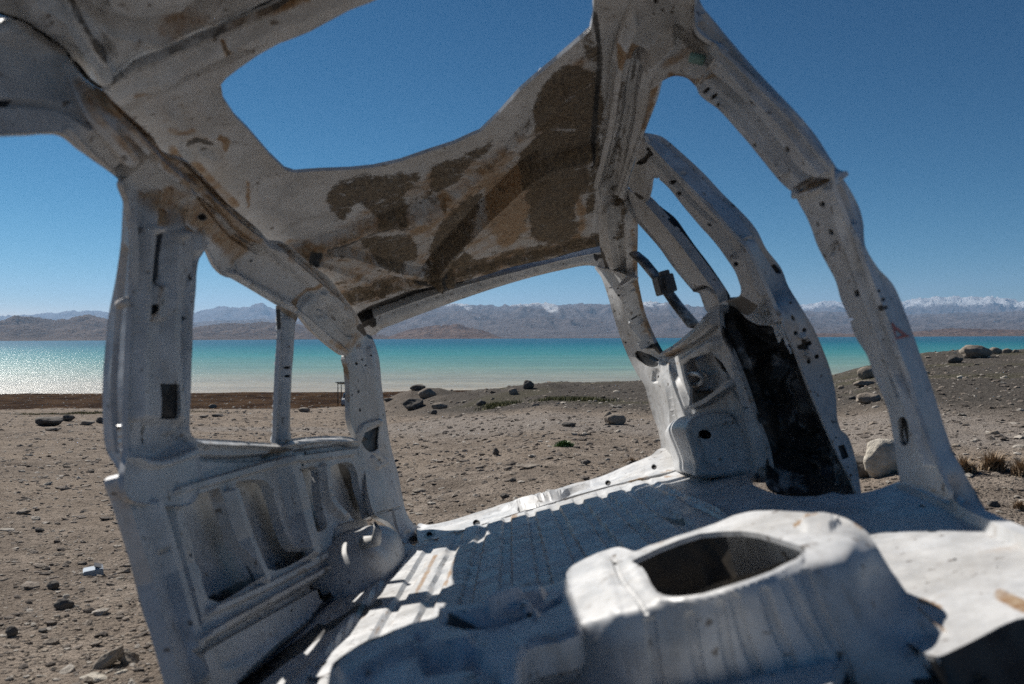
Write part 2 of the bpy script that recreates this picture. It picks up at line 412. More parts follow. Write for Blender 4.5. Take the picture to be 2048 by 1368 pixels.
# ---- roof with the cut-out hatch
hatch_l = [(741, 0), (700, 21), (619, 64), (560, 88), (515, 110), (478, 136), (452, 156), (443, 172), (447, 199), (470, 232), (498, 261), (540, 309), (570, 338), (590, 345),
           (640, 341), (700, 339), (748, 335), (800, 322), (861, 302), (910, 289), (945, 273), (961, 268), (1000, 232), (1040, 182), (1075, 150), (1115, 120), (1160, 78), (1181, 62), (1187, 30), (1188, 0)]
roof_out = [(206, 182), (206, 182), (218, 211), (245, 235), (293, 279), (321, 317), (369, 334), (414, 379), (445, 413), (506, 465), (530, 490), (562, 495), (591, 518), (632, 551), (646, 561), (685, 610), (703, 640), (707, 658), (707, 658),
            (770, 618), (850, 588), (950, 556), (1050, 530), (1120, 512), (1200, 492), (1200, 492), (1206, 440), (1198, 380), (1202, 309), (1213, 241), (1222, 189), (1232, 127), (1246, 79), (1273, 0), (1300, -90), (1310, -190), (1300, -190), (1000, -150), (850, -110), (700, -50), (605, -9), (560, 14), (515, 34), (412, 76), (340, 107), (275, 137)]
felt_shade = [('p', m(lambda x, y: (600+x/2.91, y/2.91), (230, 1050), (500, 1010), (700, 1010), (620, 1130), (620, 1230), (480, 1320), (420, 1250), (330, 1180), (250, 1290), (140, 1180)), 10, (.68, .3, 0)),
        ('p', m(lambda x, y: (600+x/2.91, y/2.91), (770, 960), (930, 910), (1130, 800), (1130, 870), (1000, 960), (900, 1090), (750, 1120)), 10, (.66, .3, 0)),
        ('p', m(lambda x, y: (600+x/2.91, y/2.91), (1400, 500), (1560, 360), (1700, 420), (1770, 560), (1760, 700), (1690, 780), (1500, 760), (1380, 780), (1350, 640)), 10, (.74, .5, 0)),
        ('p', m(lambda x, y: (600+x/2.91, y/2.91), (1290, 860), (1400, 770), (1560, 760), (1700, 790), (1730, 850), (1500, 950), (1290, 1040), (1270, 980)), 9, (.8, .5, .1)),
        ('p', m(lambda x, y: (600+x/2.91, y/2.91), (1300, 1060), (1500, 960), (1620, 900), (1700, 1050), (1600, 1200), (1620, 1368), (1360, 1400), (1330, 1200)), 10, (.8, .5, .1)),
        ('p', m(lambda x, y: (600+x/2.91, y/2.91), (980, 1100), (1060, 1150), (1050, 1240), (900, 1440), (800, 1540), (740, 1480), (850, 1250)), 9, (.76, .4, 0)),
        ('p', [(716, 480), (790, 470), (830, 480), (835, 520), (800, 535), (740, 510)], 8, (.72, .3, 0)),
        ('p', [(870, 500), (930, 500), (960, 530), (900, 545), (850, 555)], 8, (.7, .2, 0)),
        ('s', [(690, 592), (760, 570), (860, 548), (980, 525), (1100, 500), (1196, 478)], 26, (.6, .7, .1)),
        ('s', [(715, 640), (780, 608), (880, 578), (1000, 545), (1110, 520), (1196, 498)], 20, (.2, 0, .95)),  # black stroke paints the shade in the gap above the tail header
        ('p', [(962, 360), (1035, 335), (1048, 380), (1040, 480), (1000, 505), (985, 470), (985, 420)], 12, (0, .95, 0)),
        ('s', [(580, 490), (700, 500), (800, 545), (930, 560)], 26, (0, .55, 0)), ('s', [(680, 560), (700, 600), (760, 580)], 26, (.4, .6, 0)),
        ('s', [(585, 500), (640, 482), (740, 445), (840, 400), (900, 350)], 9, (.4, .7, 0)),
        ('s', [(495, 362), (496, 410)], 6, (0, 1, 0)), ('s', [(440, 275), (455, 282), (450, 300)], 9, (0, 1, 0)), ('s', [(340, 265), (372, 268), (385, 262)], 13, (.0, .75, 0)), ('s', [(390, 330), (430, 370), (470, 410)], 18, (0, .75, 0)),
        ('s', [(265, 180), (310, 176)], 10, (0, .6, 0)), ('s', [(443, 78), (455, 98)], 6, (0, 1, .5)), ('s', [(1190, 100), (1196, 200), (1190, 330), (1180, 420)], 16, (.6, .4, .1)),
        ('s', [(430, 60), (560, 20), (620, 0)], 12, (0, .7, 0)), ('s', [(345, 300), (360, 330)], 18, (.3, .7, 0)), ('s', [(1165, 20), (1185, 120)], 22, (.5, .35, 0)),
        ('p', [(600, 500), (720, 420), (860, 330), (980, 290), (1080, 190), (1180, 100), (1190, 300), (1180, 470), (1000, 520), (800, 580), (700, 610)], 24, (.30, .56, 0)),
        ('s', [(860, 350), (900, 400), (960, 360), (1020, 300)], 22, (.0, .75, 0)), ('s', [(820, 470), (880, 440), (930, 400)], 14, (.1, .8, 0)), ('p', [(965, 420), (1000, 350), (1060, 330), (1100, 360), (1060, 440), (1010, 500)], 14, (.2, .95, 0)), ('s', [(1150, 380), (1165, 440), (1150, 480)], 14, (.0, .8, 0)),
        ('s', [(872, 556), (905, 508), (965, 448), (1045, 368), (1092, 334), (1184, 306)], 7, (0, .3, 1)), ('s', [(590, 500), (660, 478), (740, 452), (820, 424)], 5, (0, .5, .8)), ('s', [(600, 507), (700, 520), (810, 552), (900, 562)], 5, (0, .4, .8)), ('s', [(720, 640), (790, 602), (900, 570), (1010, 540), (1190, 486)], 8, (0, .3, 1)), ('s', [(1190, 30), (1200, 120), (1190, 230), (1184, 330)], 9, (.2, .3, .9))]  # black lines paint shade beside the ribs, in the rear groove and right seam
rel = [('s', [(225, 196), (330, 150), (412, 106), (455, 88)], 12, .010), ('s', [(468, 84), (560, 47), (650, 12), (720, -20)], 12, .010), ('s', [(240, 225), (310, 183), (420, 135), (520, 85)], 9, -.007),
       ('s', [(206, 180), (275, 137), (412, 76), (515, 34), (605, -5)], 9, -.02),
       ('s', [(590, 505), (640, 484), (740, 447), (800, 425), (880, 400)], 8, .045), ('s', [(585, 495), (680, 500), (800, 535), (900, 545)], 8, .045), ('s', [(600, 520), (700, 552), (760, 575)], 10, .01),
       ('s', [(868, 550), (900, 500), (960, 440), (1040, 360), (1090, 325), (1180, 298)], 8, .055), ('s', [(855, 535), (890, 490), (950, 425), (1030, 345), (1070, 310)], 10, -.032),
       ('s', [(800, 430), (880, 410), (940, 375), (1010, 310), (1060, 255), (1120, 180)], 16, .012), ('s', [(720, 650), (850, 596), (1000, 552), (1196, 500)], 20, -.06),
       ('s', [(700, 600), (850, 560), (1000, 530), (1190, 480)], 9, .015), ('s', [(700, 380), (780, 370), (850, 350)], 20, .006), ('s', [(960, 262), (1040, 190), (1150, 95)], 8, -.003),
       ('s', [(380, 300), (400, 290), (430, 300)], 22, -.008)]
hatch = hatch_l+[(1180, -50), (1150, -85), (1050, -92), (900, -62), (800, -25)]
panel('roof_panel', roof_out, Surf(roofF()), VAN, holes=[hatch], relief=rel, mask=felt_shade, base=(.0, .24, 0), step=6.5, thick=.012, box=False, rim=(7, .006), wob=.008)

# front roof skin, top left
fr_out = [(0, 34), (69, 62), (137, 117), (172, 161), (206, 182), (206, 182), (275, 137), (412, 76), (515, 34), (605, -9), (700, -50), (850, -110), (1000, -150), (1300, -190), (1300, -190), (1300, -400), (400, -400), (-150, -330), (-150, -330), (-150, 0)]
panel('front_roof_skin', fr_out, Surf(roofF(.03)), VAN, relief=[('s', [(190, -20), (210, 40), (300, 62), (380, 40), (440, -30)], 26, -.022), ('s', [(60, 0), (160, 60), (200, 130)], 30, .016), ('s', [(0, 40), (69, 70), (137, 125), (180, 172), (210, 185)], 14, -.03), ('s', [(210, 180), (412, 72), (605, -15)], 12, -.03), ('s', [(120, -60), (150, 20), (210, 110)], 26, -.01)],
      mask=[('s', [(300, 100), (420, 50), (520, 20)], 26, (0, .5, 0)), ('s', [(0, 36), (69, 64), (137, 119), (172, 163), (206, 184)], 15, (0, .2, 1)), ('s', [(206, 182), (275, 137), (412, 76), (515, 34), (605, -9)], 11, (0, .3, 1))], base=(0, .14, 0), step=8, thick=.004, box=False, wob=.01)  # both black strokes paint the shaded gap along the seams

# ---- left roof rail
lr_out = [(-150, 20), (0, 34), (69, 62), (137, 117), (172, 161), (206, 182), (227, 203), (254, 227), (302, 271), (330, 309), (378, 326), (423, 371), (454, 405), (515, 457), (539, 482), (571, 487), (600, 510), (641, 543), (655, 553), (694, 602), (716, 634), (732, 668), (732, 668),
          (690, 712), (683, 711), (659, 694), (620, 659), (597, 630), (597, 630), (557, 611), (501, 578), (459, 555), (448, 553), (430, 535), (415, 505), (408, 494), (396, 470), (330, 420), (250, 375), (241, 364), (220, 344), (165, 306), (122, 268), (60, 268), (0, 271), (-150, 290)]
lr_ctrl = [(0, 34, 'H', 1.36), (137, 117, 'H', 1.36), (227, 203, 'W', -.56), (330, 309, 'W', -.56), (454, 405, 'W', -.56), (571, 487, 'W', -.56), (655, 553, 'W', -.555), (716, 634, 'W', -.55),
           (0, 271, 'S'), (122, 268, 'S'), (241, 364, 'S'), (408, 494, 'S'), (459, 555, 'S'), (557, 611, 'S'), (620, 659, 'S'), (690, 712, 'S')]
lr_mask = [('s', [(200, 190), (260, 240), (310, 290), (360, 340), (420, 390), (500, 470)], 30, (.1, .75, 0)), ('p', [(330, 370), (420, 400), (470, 470), (520, 480), (490, 530), (460, 540), (430, 490), (370, 450), (320, 420)], 16, (.2, .8, .1)),
           ('s', [(560, 500), (620, 540), (680, 600), (720, 650)], 22, (.1, .55, 0)), ('s', [(588, 610), (620, 585), (640, 560)], 9, (0, .8, 0)), ('o', (404, 434, 12, 8), .4, (0, 0, 1)), ('s', [(236, 340), (290, 300)], 14, (.1, .4, .9)), ('s', [(170, 190), (230, 250), (270, 300)], 28, (.2, .6, 0)),
           ('s', [(660, 680), (690, 700), (715, 670)], 14, (0, .7, 0)), ('s', [(720, 655), (735, 668)], 12, (0, .2, 1)), ('s', [(0, 200), (28, 200)], 5, (0, 0, 1))]
lr_rel = [('s', [(227, 203), (302, 275), (378, 330), (454, 410), (515, 462), (571, 492), (655, 560), (716, 640)], 8, -.012),
          ('s', [(250, 250), (330, 330), (420, 400), (480, 450), (560, 510), (640, 580), (705, 640)], 13, .012), ('s', [(380, 360), (430, 425), (470, 470), (520, 500)], 12, -.01),
          ('s', [(460, 548), (560, 600), (640, 668), (690, 706)], 10, .008), ('s', [(594, 620), (612, 600), (640, 580)], 6, -.006), ('p', [(470, 520), (530, 500), (640, 580), (600, 605), (555, 595), (480, 550)], 10, -.008),
          ('o', (643, 625, 17, 14), .6, -.006), ('o', (643, 625, 8, 7), .6, .006), ('s', [(660, 620), (690, 655), (700, 665)], 12, -.010), ('s', [(300, 210), (240, 350)], 14, -.0), ('s', [(238, 352), (290, 305)], 14, -.014),
          ('s', [(0, 60), (70, 90), (130, 150), (180, 210), (250, 300)], 26, .015), ('s', [(130, 262), (190, 315), (240, 356)], 8, .006), ('s', [(0, 205), (120, 215), (180, 250)], 10, -.008)]
panel('roof_rail', lr_out, Surf(ctrl=lr_ctrl, F0=SL), VAN, relief=lr_rel, mask=lr_mask, base=(0, .24, 0), step=5, thick=.012,
      holes=[ell(511, 526, 3.2, 3), ell(473, 541, 3, 2.6), ell(489, 553, 2.6, 2), ell(404, 434, 8, 6), ell(370, 293, 2.6, 3)], rim=(5, .004))

# ---- left B pillar
bp_out = [(241, 366), (262, 346), (290, 318), (318, 320), (350, 344), (385, 372), (418, 420), (428, 460), (409, 496), (409, 496), (396, 522), (389, 578), (383, 648), (380, 736), (377, 841), (380, 868), (389, 880), (400, 960), (378, 1010), (300, 1010), (256, 1000), (244, 960), (252, 900), (252, 850), (256, 700), (262, 600), (266, 520), (262, 450), (252, 400)]
panel('door_pillar', bp_out, Surf(side(-1, -.010)), VAN, step=5, thick=.008, deep=.012, rim=(5, .004), base=(0, .06, 0),
      holes=[[(320, 767), (320, 767), (339, 769), (339, 769), (341, 800), (341, 839), (341, 839), (322, 837), (322, 837), (323, 800)],
             ell(380, 557, 8, 6.5), ell(374, 636, 4, 5), ell(366, 809, 6.5, 7.5), ell(273, 711, 2.6, 7, 5), ell(262, 853, 4.5, 5), ell(306, 880, 2.6, 7, -8), ell(300, 620, 5, 12, 10)],
      relief=[('s', [(345, 470), (340, 560), (336, 700), (350, 860)], 12, .012), ('s', [(285, 460), (276, 560), (270, 700), (268, 840)], 9, .014), ('s', [(395, 520), (375, 600), (366, 720), (362, 860)], 9, -.010),
              ('p', [(308, 452), (332, 458), (326, 500), (319, 560), (292, 565), (300, 500)], 4, -.008), ('p', [(300, 572), (326, 570), (332, 600), (322, 640), (304, 640), (298, 600)], 5, .008), ('p', [(250, 845), (380, 850), (385, 885), (310, 920), (250, 900)], 10, -.012), ('s', [(240, 900), (300, 930), (390, 905)], 10, .01), ('s', [(300, 335), (296, 400), (288, 460)], 9, .012), ('s', [(330, 335), (345, 400), (345, 470)], 12, .012), ('s', [(370, 370), (392, 430), (396, 500)], 8, .008)],
      mask=[('p', [(270, 380), (340, 380), (410, 430), (400, 480), (350, 460), (300, 450)], 20, (.1, .8, .1)), ('s', [(310, 560), (305, 610), (300, 640)], 11, (.2, .7, .5)), ('o', (368, 695, 8, 7), .6, (0, .9, 0)), ('p', [(306, 450), (332, 456), (326, 500), (319, 560), (292, 565), (299, 500)], 4, (0, 0, 1))])
# forward-facing jamb of the same pillar
bj_out = [(250, 392), (254, 410), (262, 450), (266, 520), (262, 600), (256, 700), (252, 850), (250, 905), (256, 1000), (262, 1020), (244, 965), (236, 936), (219, 909), (211, 880), (208, 788), (211, 718), (220, 630), (234, 560), (244, 490), (248, 420), (250, 392)]
panel('door_jamb', bj_out[:-1], Surf(ctrl=[(252, 400, 'S'), (256, 700, 'S'), (252, 880, 'S'), (262, 1010, 'S'), (241, 500, 'L', 1.72), (209, 788, 'L', 1.72), (215, 890, 'L', 1.70), (247, 400, 'L', 1.68)], F0=SL), VAN, step=6, thick=.012,
      relief=[('s', [(250, 500), (240, 600), (232, 700), (228, 800), (236, 900)], 7, -.008)], rim=(4, .003), base=(0, .08, 0))
P0 = Surf(SL).pos([(252, 604)])[0]; tube('hinge_bolt', [P0+np.array([-.02, .01, 0]), P0+np.array([.006, -.005, 0])], .010, VAN, PAINT, 10, base=(0, .45, 0))
P0 = Surf(SL).pos([(272, 594)])[0]; tube('hinge_bolt', [P0+np.array([-.02, .01, 0]), P0+np.array([.014, -.008, 0])], .010, VAN, PAINT, 8)

# ---- window divider and left tail pillar
dv = [(557, 611), (557, 611), (575, 618), (597, 628), (597, 628), (589, 648), (585, 701), (580, 771), (578, 859), (582, 885), (580, 912), (549, 910), (548, 885), (550, 869), (552, 806), (555, 736), (559, 666)]
panel('window_divider', dv, Surf(SL), VAN, step=5, thick=.010, rim=(4, .004), relief=[('s', [(572, 640), (570, 760), (566, 880)], 8, .012)], base=(0, .16, 0),
      holes=[ell(566, 736, 2.6, 3), ell(566, 753, 2.6, 3), ell(583, 660, 1.8, 4)], mask=[('s', [(558, 620), (556, 660)], 5, (0, 0, .9)), ('s', [(560, 905), (575, 900)], 8, (0, .7, 0)), ('s', [(588, 660), (583, 760), (578, 850)], 4, (0, .8, .2)), ('s', [(560, 615), (595, 640)], 12, (0, .7, 0))])
tp = [(690, 712), (712, 690), (732, 668), (732, 668), (741, 672), (749, 690), (757, 720), (762, 771), (770, 830), (777, 876), (784, 908), (795, 950), (806, 1006), (816, 1036), (832, 1052), (845, 1058), (848, 1075), (840, 1086), (818, 1090), (806, 1086), (790, 1062), (775, 1045), (748, 1030), (735, 990), (728, 940), (716, 905), (713, 880), (699, 841), (697, 771), (694, 736)]
tp_c = [(690, 712, 'S'), (697, 771, 'S'), (699, 841, 'S'), (713, 880, 'S'), (728, 940, 'S'), (748, 1030, 'W', -.66), (741, 672, 'L', 3.98), (757, 720, 'L', 4.0), (777, 876, 'L', 4.03), (806, 1006, 'L', 4.05), (840, 1060, 'L', 4.05), (818, 1090, 'L', 3.75), (790, 1062, 'L', 3.7)]
panel('tail_pillar', tp, Surf(ctrl=tp_c, F0=SL), VAN, step=6, thick=.018, rim=(5, .004), base=(0, .05, 0),
      holes=[[(722, 872), (755, 853), (755, 853), (757, 897), (757, 897), (740, 904), (727, 892)], ell(713, 727, 3, 3.5), ell(724, 719, 2, 2.2), ell(731, 731, 2.6, 2), ell(738, 712, 2, 2), ell(753, 761, 2, 2), ell(717, 783, 2.4, 3.6), ell(720, 820, 2.2, 4), ell(765, 830, 2, 2), ell(752, 922, 2.6, 2.6), ell(704, 790, 2, 2)],
      relief=[('s', [(752, 845), (725, 855), (716, 880)], 8, .008), ('s', [(750, 905), (768, 925), (755, 935), (745, 915)], 6, .005), ('s', [(740, 700), (752, 800), (765, 880), (790, 980), (812, 1060)], 9, .006), ('s', [(757, 1026), (800, 1015), (812, 1010)], 3, -.006), ('s', [(785, 1020), (795, 1060), (806, 1084)], 3, -.008)],
      mask=[('s', [(735, 668), (745, 674)], 10, (0, .3, .9)), ('s', [(694, 730), (699, 830)], 6, (0, .6, 0)), ('s', [(820, 1080), (846, 1072)], 12, (.1, .5, .6)), ('s', [(670, 715), (720, 690)], 10, (0, .6, 0))])

# ---- left side wall
R1 = [(363, 998), (439, 975), (455, 1026), (474, 1084), (502, 1135), (513, 1159), (494, 1174), (463, 1194), (439, 1205), (416, 1198), (404, 1170), (400, 1139), (384, 1084), (369, 1037)]
R2 = [(474, 968), (529, 961), (545, 987), (564, 1045), (580, 1084), (603, 1108), (603, 1118), (552, 1141), (525, 1127), (509, 1084), (490, 1026)]
R3 = [(589, 950), (632, 934), (638, 967), (644, 1014), (654, 1053), (625, 1066), (615, 1041), (603, 998)]
R4 = [(662, 934), (697, 924), (712, 940), (720, 979), (730, 1006), (734, 1041), (712, 1045), (697, 1026), (670, 1002), (656, 991), (658, 963)]
wl = [(377, 870), (377, 870), (389, 877), (466, 881), (547, 887), (585, 877), (641, 873), (694, 874), (716, 886), (728, 940), (737, 995), (748, 1032), (748, 1032), (700, 1042), (669, 1055), (662, 1084), (658, 1123), (662, 1160), (672, 1192), (672, 1192), (638, 1217), (619, 1241), (541, 1307), (474, 1368), (400, 1430), (380, 1430), (361, 1368), (330, 1260), (306, 1174), (279, 1084), (252, 998), (240, 950), (300, 940), (375, 930)]
panel('side_panel', wl, Surf(SL), VAN, step=5, thick=.03, box=False, base=(0, .07, 0), rim=(4, .004),
      holes=[R1, R2, R3, R4, [(375, 1305), (375, 1305), (404, 1297), (404, 1297), (420, 1346), (420, 1346), (396, 1358), (396, 1358)], [(634, 1146), (645, 1146), (655, 1170), (662, 1190), (650, 1202), (640, 1175)],
             ell(319, 1104, 4, 7, 10), ell(364, 990, 4, 5), ell(477, 964, 5, 3.5), ell(382, 1110, 3, 5), ell(590, 1218, 2.4, 3), ell(503, 922, 2.2, 3), ell(606, 930, 3, 3), ell(578, 945, 2.6, 3), ell(648, 905, 2, 2), ell(622, 902, 2, 2)],
      relief=[('s', [(389, 884), (466, 888), (547, 893), (641, 881), (716, 885)], 8, .012), ('s', [(389, 915), (470, 918), (548, 912), (640, 900), (712, 890)], 8, -.012), ('s', [(345, 985), (450, 955), (560, 925), (700, 905)], 10, .010),
              ('s', [(560, 905), (575, 960), (592, 1030), (612, 1110)], 17, .022), ('s', [(455, 985), (478, 1060), (505, 1130), (520, 1165)], 9, .014), ('s', [(645, 935), (655, 1000), (690, 1040)], 8, .012),
              ('s', [(384, 1288), (470, 1240), (560, 1190), (655, 1138)], 8, .014), ('s', [(400, 1300), (480, 1255), (570, 1205), (650, 1160)], 9, -.012), ('s', [(300, 1010), (330, 1110), (370, 1250), (400, 1360)], 12, .012), ('s', [(335, 1000), (360, 1110), (395, 1240)], 10, -.010),
              ('s', [(420, 1225), (520, 1180), (610, 1135), (655, 1110)], 9, .010), ('p', [(440, 1260), (600, 1175), (640, 1165), (650, 1210), (520, 1300), (450, 1330)], 10, -.006)],
      mask=[('s', [(360, 1000), (410, 988), (440, 978)], 8, (0, .6, 0)), ('s', [(475, 970), (529, 965)], 7, (0, .6, 0)), ('s', [(545, 905), (580, 905)], 12, (0, .65, 0)), ('s', [(430, 1210), (500, 1180)], 8, (0, .4, .2)), ('s', [(585, 1150), (600, 1143)], 8, (0, .7, 0)),
            ('s', [(600, 935), (632, 938)], 6, (0, .6, 0)), ('s', [(640, 1160), (660, 1195)], 12, (0, .3, .8)), ('s', [(474, 1368), (541, 1307), (619, 1241), (660, 1195)], 10, (.2, .2, .7))])
for (a, b) in ((411, 893), (488, 891), (560, 886), (601, 893), (655, 884)):
    P0 = Surf(SL).pos([(a, b)])[0]; tube('trim_clip', [P0+np.array([-.01, 0, 0]), P0+np.array([.016, -.004, .002])], [.013, .008], VAN, PAINT, 7, base=(0, .5, 0))
ol = [(259, 1026), (254, 1061), (260, 1100), (267, 1131), (291, 1225), (318, 1299), (334, 1368), (360, 1460), (400, 1500), (500, 1460), (600, 1300), (700, 1180), (738, 1060), (728, 1030), (726, 1000), (722, 960), (712, 905), (600, 905), (450, 925), (340, 950), (290, 970), (272, 990)]
panel('outer_skin', ol, Surf(side(-1, .075)), VAN, step=11, thick=.006, box=False, base=(0, .04, 0), mask=[('s', [(700, 930), (725, 1000)], 40, (.2, 0, .8)), ('s', [(560, 1130), (600, 1110)], 26, (.2, 0, .5)), ('s', [(430, 1200), (500, 1170)], 30, (.1, 0, .6))],
      relief=[('s', [(300, 1000), (330, 1130), (380, 1300)], 30, .01)])
# ---- wheel arches
def dome(name, F, mat_base, c, rx, ry, rz, ex, masks=None):
    V = []; Q = []; nu, nv = 40, 26
    for j in range(nv+1):
        ph = math.pi/2*j/nv
        for i in range(nu+1):
            t = math.pi*i/nu                                  # half circle: bulges towards the cabin
            ct, st = math.cos(t), math.sin(t)
            pw = lambda a, e: math.copysign(abs(a)**e, a)
            cw = math.cos(ph)
            x = pw(st, ex)*pw(cw, ex)*rx; y = pw(ct, ex)*pw(cw, ex)*ry; z = math.sin(ph)**ex*rz
            V.append((c[0]+F*x, c[1]+y, c[2]+z))
    for j in range(nv):
        for i in range(nu): a = j*(nu+1)+i; Q.append((a, a+1, a+nu+2, a+nu+1))
    V = np.array(V); V = V+((fbm(V[:, 1]*9, V[:, 2]*9, 3, 5)-.5)*.02)[:, None]*np.array([F, 0, .4])
    M = np.tile(np.array(mat_base, float), (len(V), 1))
    if masks: M = np.maximum(M, masks(V))
    return mesh_obj(name, V, Q, PAINT, VAN, True, {'mask': M})
wa = dome('wheel_arch', 1, (0, .05, 0), (-.74, 3.05, -.03), .21, .36, .195, .62)
P0 = Surf(ctrl=[(738, 1085, 'W', -.56), (750, 1085, 'W', -.56), (738, 1095, 'W', -.56)]).pos([(742, 1083)])[0]
tube('belt_anchor', [P0+np.array([-.03, .02, 0]), P0+np.array([.02, -.02, .0]), P0+np.array([.035, -.03, .03]), P0+np.array([.03, -.02, .06])], [.022, .02, .015, .006], wa, PAINT, 9)
# ---- cargo floor
def floor_rel(X, V):
    Wd, L = X[:, 0], X[:, 1]
    w = (Wd/.104+.1) % 1.0
    g = sstep(.0, .07, w)*(1-sstep(.66, .74, w))
    a = sstep(1.55, 1.75, L)*(1-sstep(3.5, 3.62, L))*sstep(-.62, -.58, Wd)*(1-sstep(.48, .56, Wd))
    h = g*a*.013
    h += .012*(1-sstep(.0, .02, np.abs(L-2.62)))*a*0
    h += (fbm(Wd*5, L*5, 3, 3)-.5)*.005
    h += .05*sstep(.62, .8, Wd)*(1-sstep(1.75, 2.2, L))*0
    return h
fl = [(840, 1092), (840, 1092), (858, 1084), (928, 1063), (1027, 1031), (1127, 1000), (1244, 968), (1338, 946), (1400, 922), (1480, 925), (1520, 935), (1500, 962), (1530, 980), (1560, 989), (1600, 993), (1640, 993), (1715, 988), (1760, 978), (1800, 965), (1850, 972), (1900, 990), (1965, 1020), (1990, 1030), (2048, 1058), (2160, 1110), (2330, 1180), (2330, 1180), (2330, 1225), (2330, 1225), (2048, 1238), (1960, 1275), (1880, 1312), (1855, 1308), (1810, 1285), (1700, 1290), (1600, 1560), (1600, 1560),
      (300, 1560), (300, 1560), (400, 1440), (474, 1368), (541, 1307), (619, 1241), (630, 1195), (640, 1150), (720, 1080)]
def fmask(X, V):
    Wd, L = X[:, 0], X[:, 1]; w = (Wd/.104+.1) % 1.0
    g = np.exp(-((w-.04)/.05)**2)+np.exp(-((w-.7)/.05)**2)
    lm = (fbm(Wd*4, L*2.2, 3, 11) > .5)
    M = np.zeros((len(X), 3)); M[:, 1] = np.clip(g, 0, 1)*.55*lm*sstep(1.6, 1.8, L)*(1-sstep(3.4, 3.6, L)); return M
panel('floor_pan', fl, Surf(floorF()), VAN, step=5, thick=.02, box=False, gain=1., rfun=floor_rel, mfun=fmask, base=(0, .06, 0), wob=.001,
      relief=[('s', [(1800, 965), (1850, 985), (1920, 1020)], 14, .01), ('s', [(1920, 1020), (2000, 1060), (2200, 1150)], 16, .02), ('s', [(1344, 998), (1400, 1010), (1470, 1050)], 8, .008)],
      mask=[('s', [(2000, 1190), (2048, 1215)], 22, (0, .75, 0)), ('s', [(1960, 1110), (2048, 1095)], 18, (0, .4, 0)), ('s', [(855, 1086), (880, 1076), (930, 1064)], 9, (0, .9, 0)), ('s', [(1028, 1040), (1032, 1030)], 12, (0, .8, 0)), ('s', [(1330, 955), (1400, 948)], 6, (0, .6, 0)),
            ('o', (1910, 1120, 7, 3), .4, (0, 0, 1)), ('o', (1996, 1138, 6, 3), .4, (0, 0, .8)), ('o', (1865, 1003+60, 12, 4), .4, (0, 0, .9)), ('o', (1790, 1062, 9, 4), .4, (0, 0, .9)), ('o', (1260, 1055, 7, 4), .4, (0, 0, 1)), ('o', (1284, 1074, 5, 3), .4, (0, 0, 1)),
            ('s', [(1330, 1040), (1350, 1045), (1365, 1050)], 10, (.2, 0, .9)), ('o', (940, 1150, 7, 4), .4, (0, 0, 1)), ('o', (1160, 1094, 4, 4), .4, (0, 0, .9)), ('s', [(600, 1290), (700, 1230), (760, 1215)], 14, (.3, .2, .8)), ('s', [(480, 1380), (640, 1260)], 22, (.3, .2, .8)),
            ('s', [(872, 1120), (850, 1165), (835, 1195)], 8, (0, .8, 0)), ('s', [(912, 1125), (893, 1180)], 6, (0, .75, 0)), ('s', [(735, 1225), (720, 1232)], 12, (0, .7, 0)), ('s', [(880, 1205), (870, 1218)], 9, (0, .7, 0)), ('s', [(1880, 1215), (1840, 1200)], 9, (0, .8, .2))],
      holes=[ell(1845, 1082-70, 7, 3, 10)])
# edge of the footwell: the floor turns down towards the camera, then runs on 0.2 m lower
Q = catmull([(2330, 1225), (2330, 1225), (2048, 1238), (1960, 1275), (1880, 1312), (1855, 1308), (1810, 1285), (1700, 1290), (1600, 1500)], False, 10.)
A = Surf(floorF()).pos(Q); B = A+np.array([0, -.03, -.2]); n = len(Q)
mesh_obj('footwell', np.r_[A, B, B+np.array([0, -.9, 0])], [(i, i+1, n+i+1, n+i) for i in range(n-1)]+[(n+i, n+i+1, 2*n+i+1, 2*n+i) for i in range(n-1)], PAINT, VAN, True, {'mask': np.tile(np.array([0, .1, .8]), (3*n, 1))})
sl = [(836, 1052), (858, 1053), (899, 1045), (963, 1025), (1016, 1010), (1089, 990), (1148, 972), (1206, 955), (1250, 936), (1303, 914), (1321, 900), (1345, 905), (1362, 932), (1356, 941), (1338, 947), (1244, 969), (1127, 1001), (1027, 1032), (928, 1064), (858, 1085), (838, 1088)]
panel('tail_sill', sl, Surf(ctrl=[(858, 1053, 'L', 4.05), (1016, 1010, 'L', 4.06), (1206, 955, 'L', 4.05), (1321, 900, 'L', 4.02), (858, 1085, 'H', 0), (1027, 1032, 'H', 0), (1127, 1001, 'H', 0), (1244, 969, 'H', 0), (1356, 941, 'H', 0)]), VAN, step=5, thick=.03,
      rim=(5, .008), base=(0, .12, 0), holes=[ell(953, 1046, 7.5, 7), ell(1216, 966, 6, 5.5), ell(1308, 934, 5.5, 5.5), ell(859, 1069, 6, 5), ell(1074, 1001, 2, 1.6), ell(1091, 996, 2, 1.6)],
      relief=[('p', [(990, 1015), (1089, 990), (1165, 966), (1130, 985), (1100, 1000), (1050, 1015), (1010, 1018)], 4, .022), ('s', [(1040, 1022), (1110, 1006), (1140, 985), (1180, 970)], 5, -.012)], mask=[('s', [(855, 1072), (865, 1066)], 12, (.1, .4, .8)), ('s', [(1260, 965), (1350, 938)], 4, (0, .7, 0))])
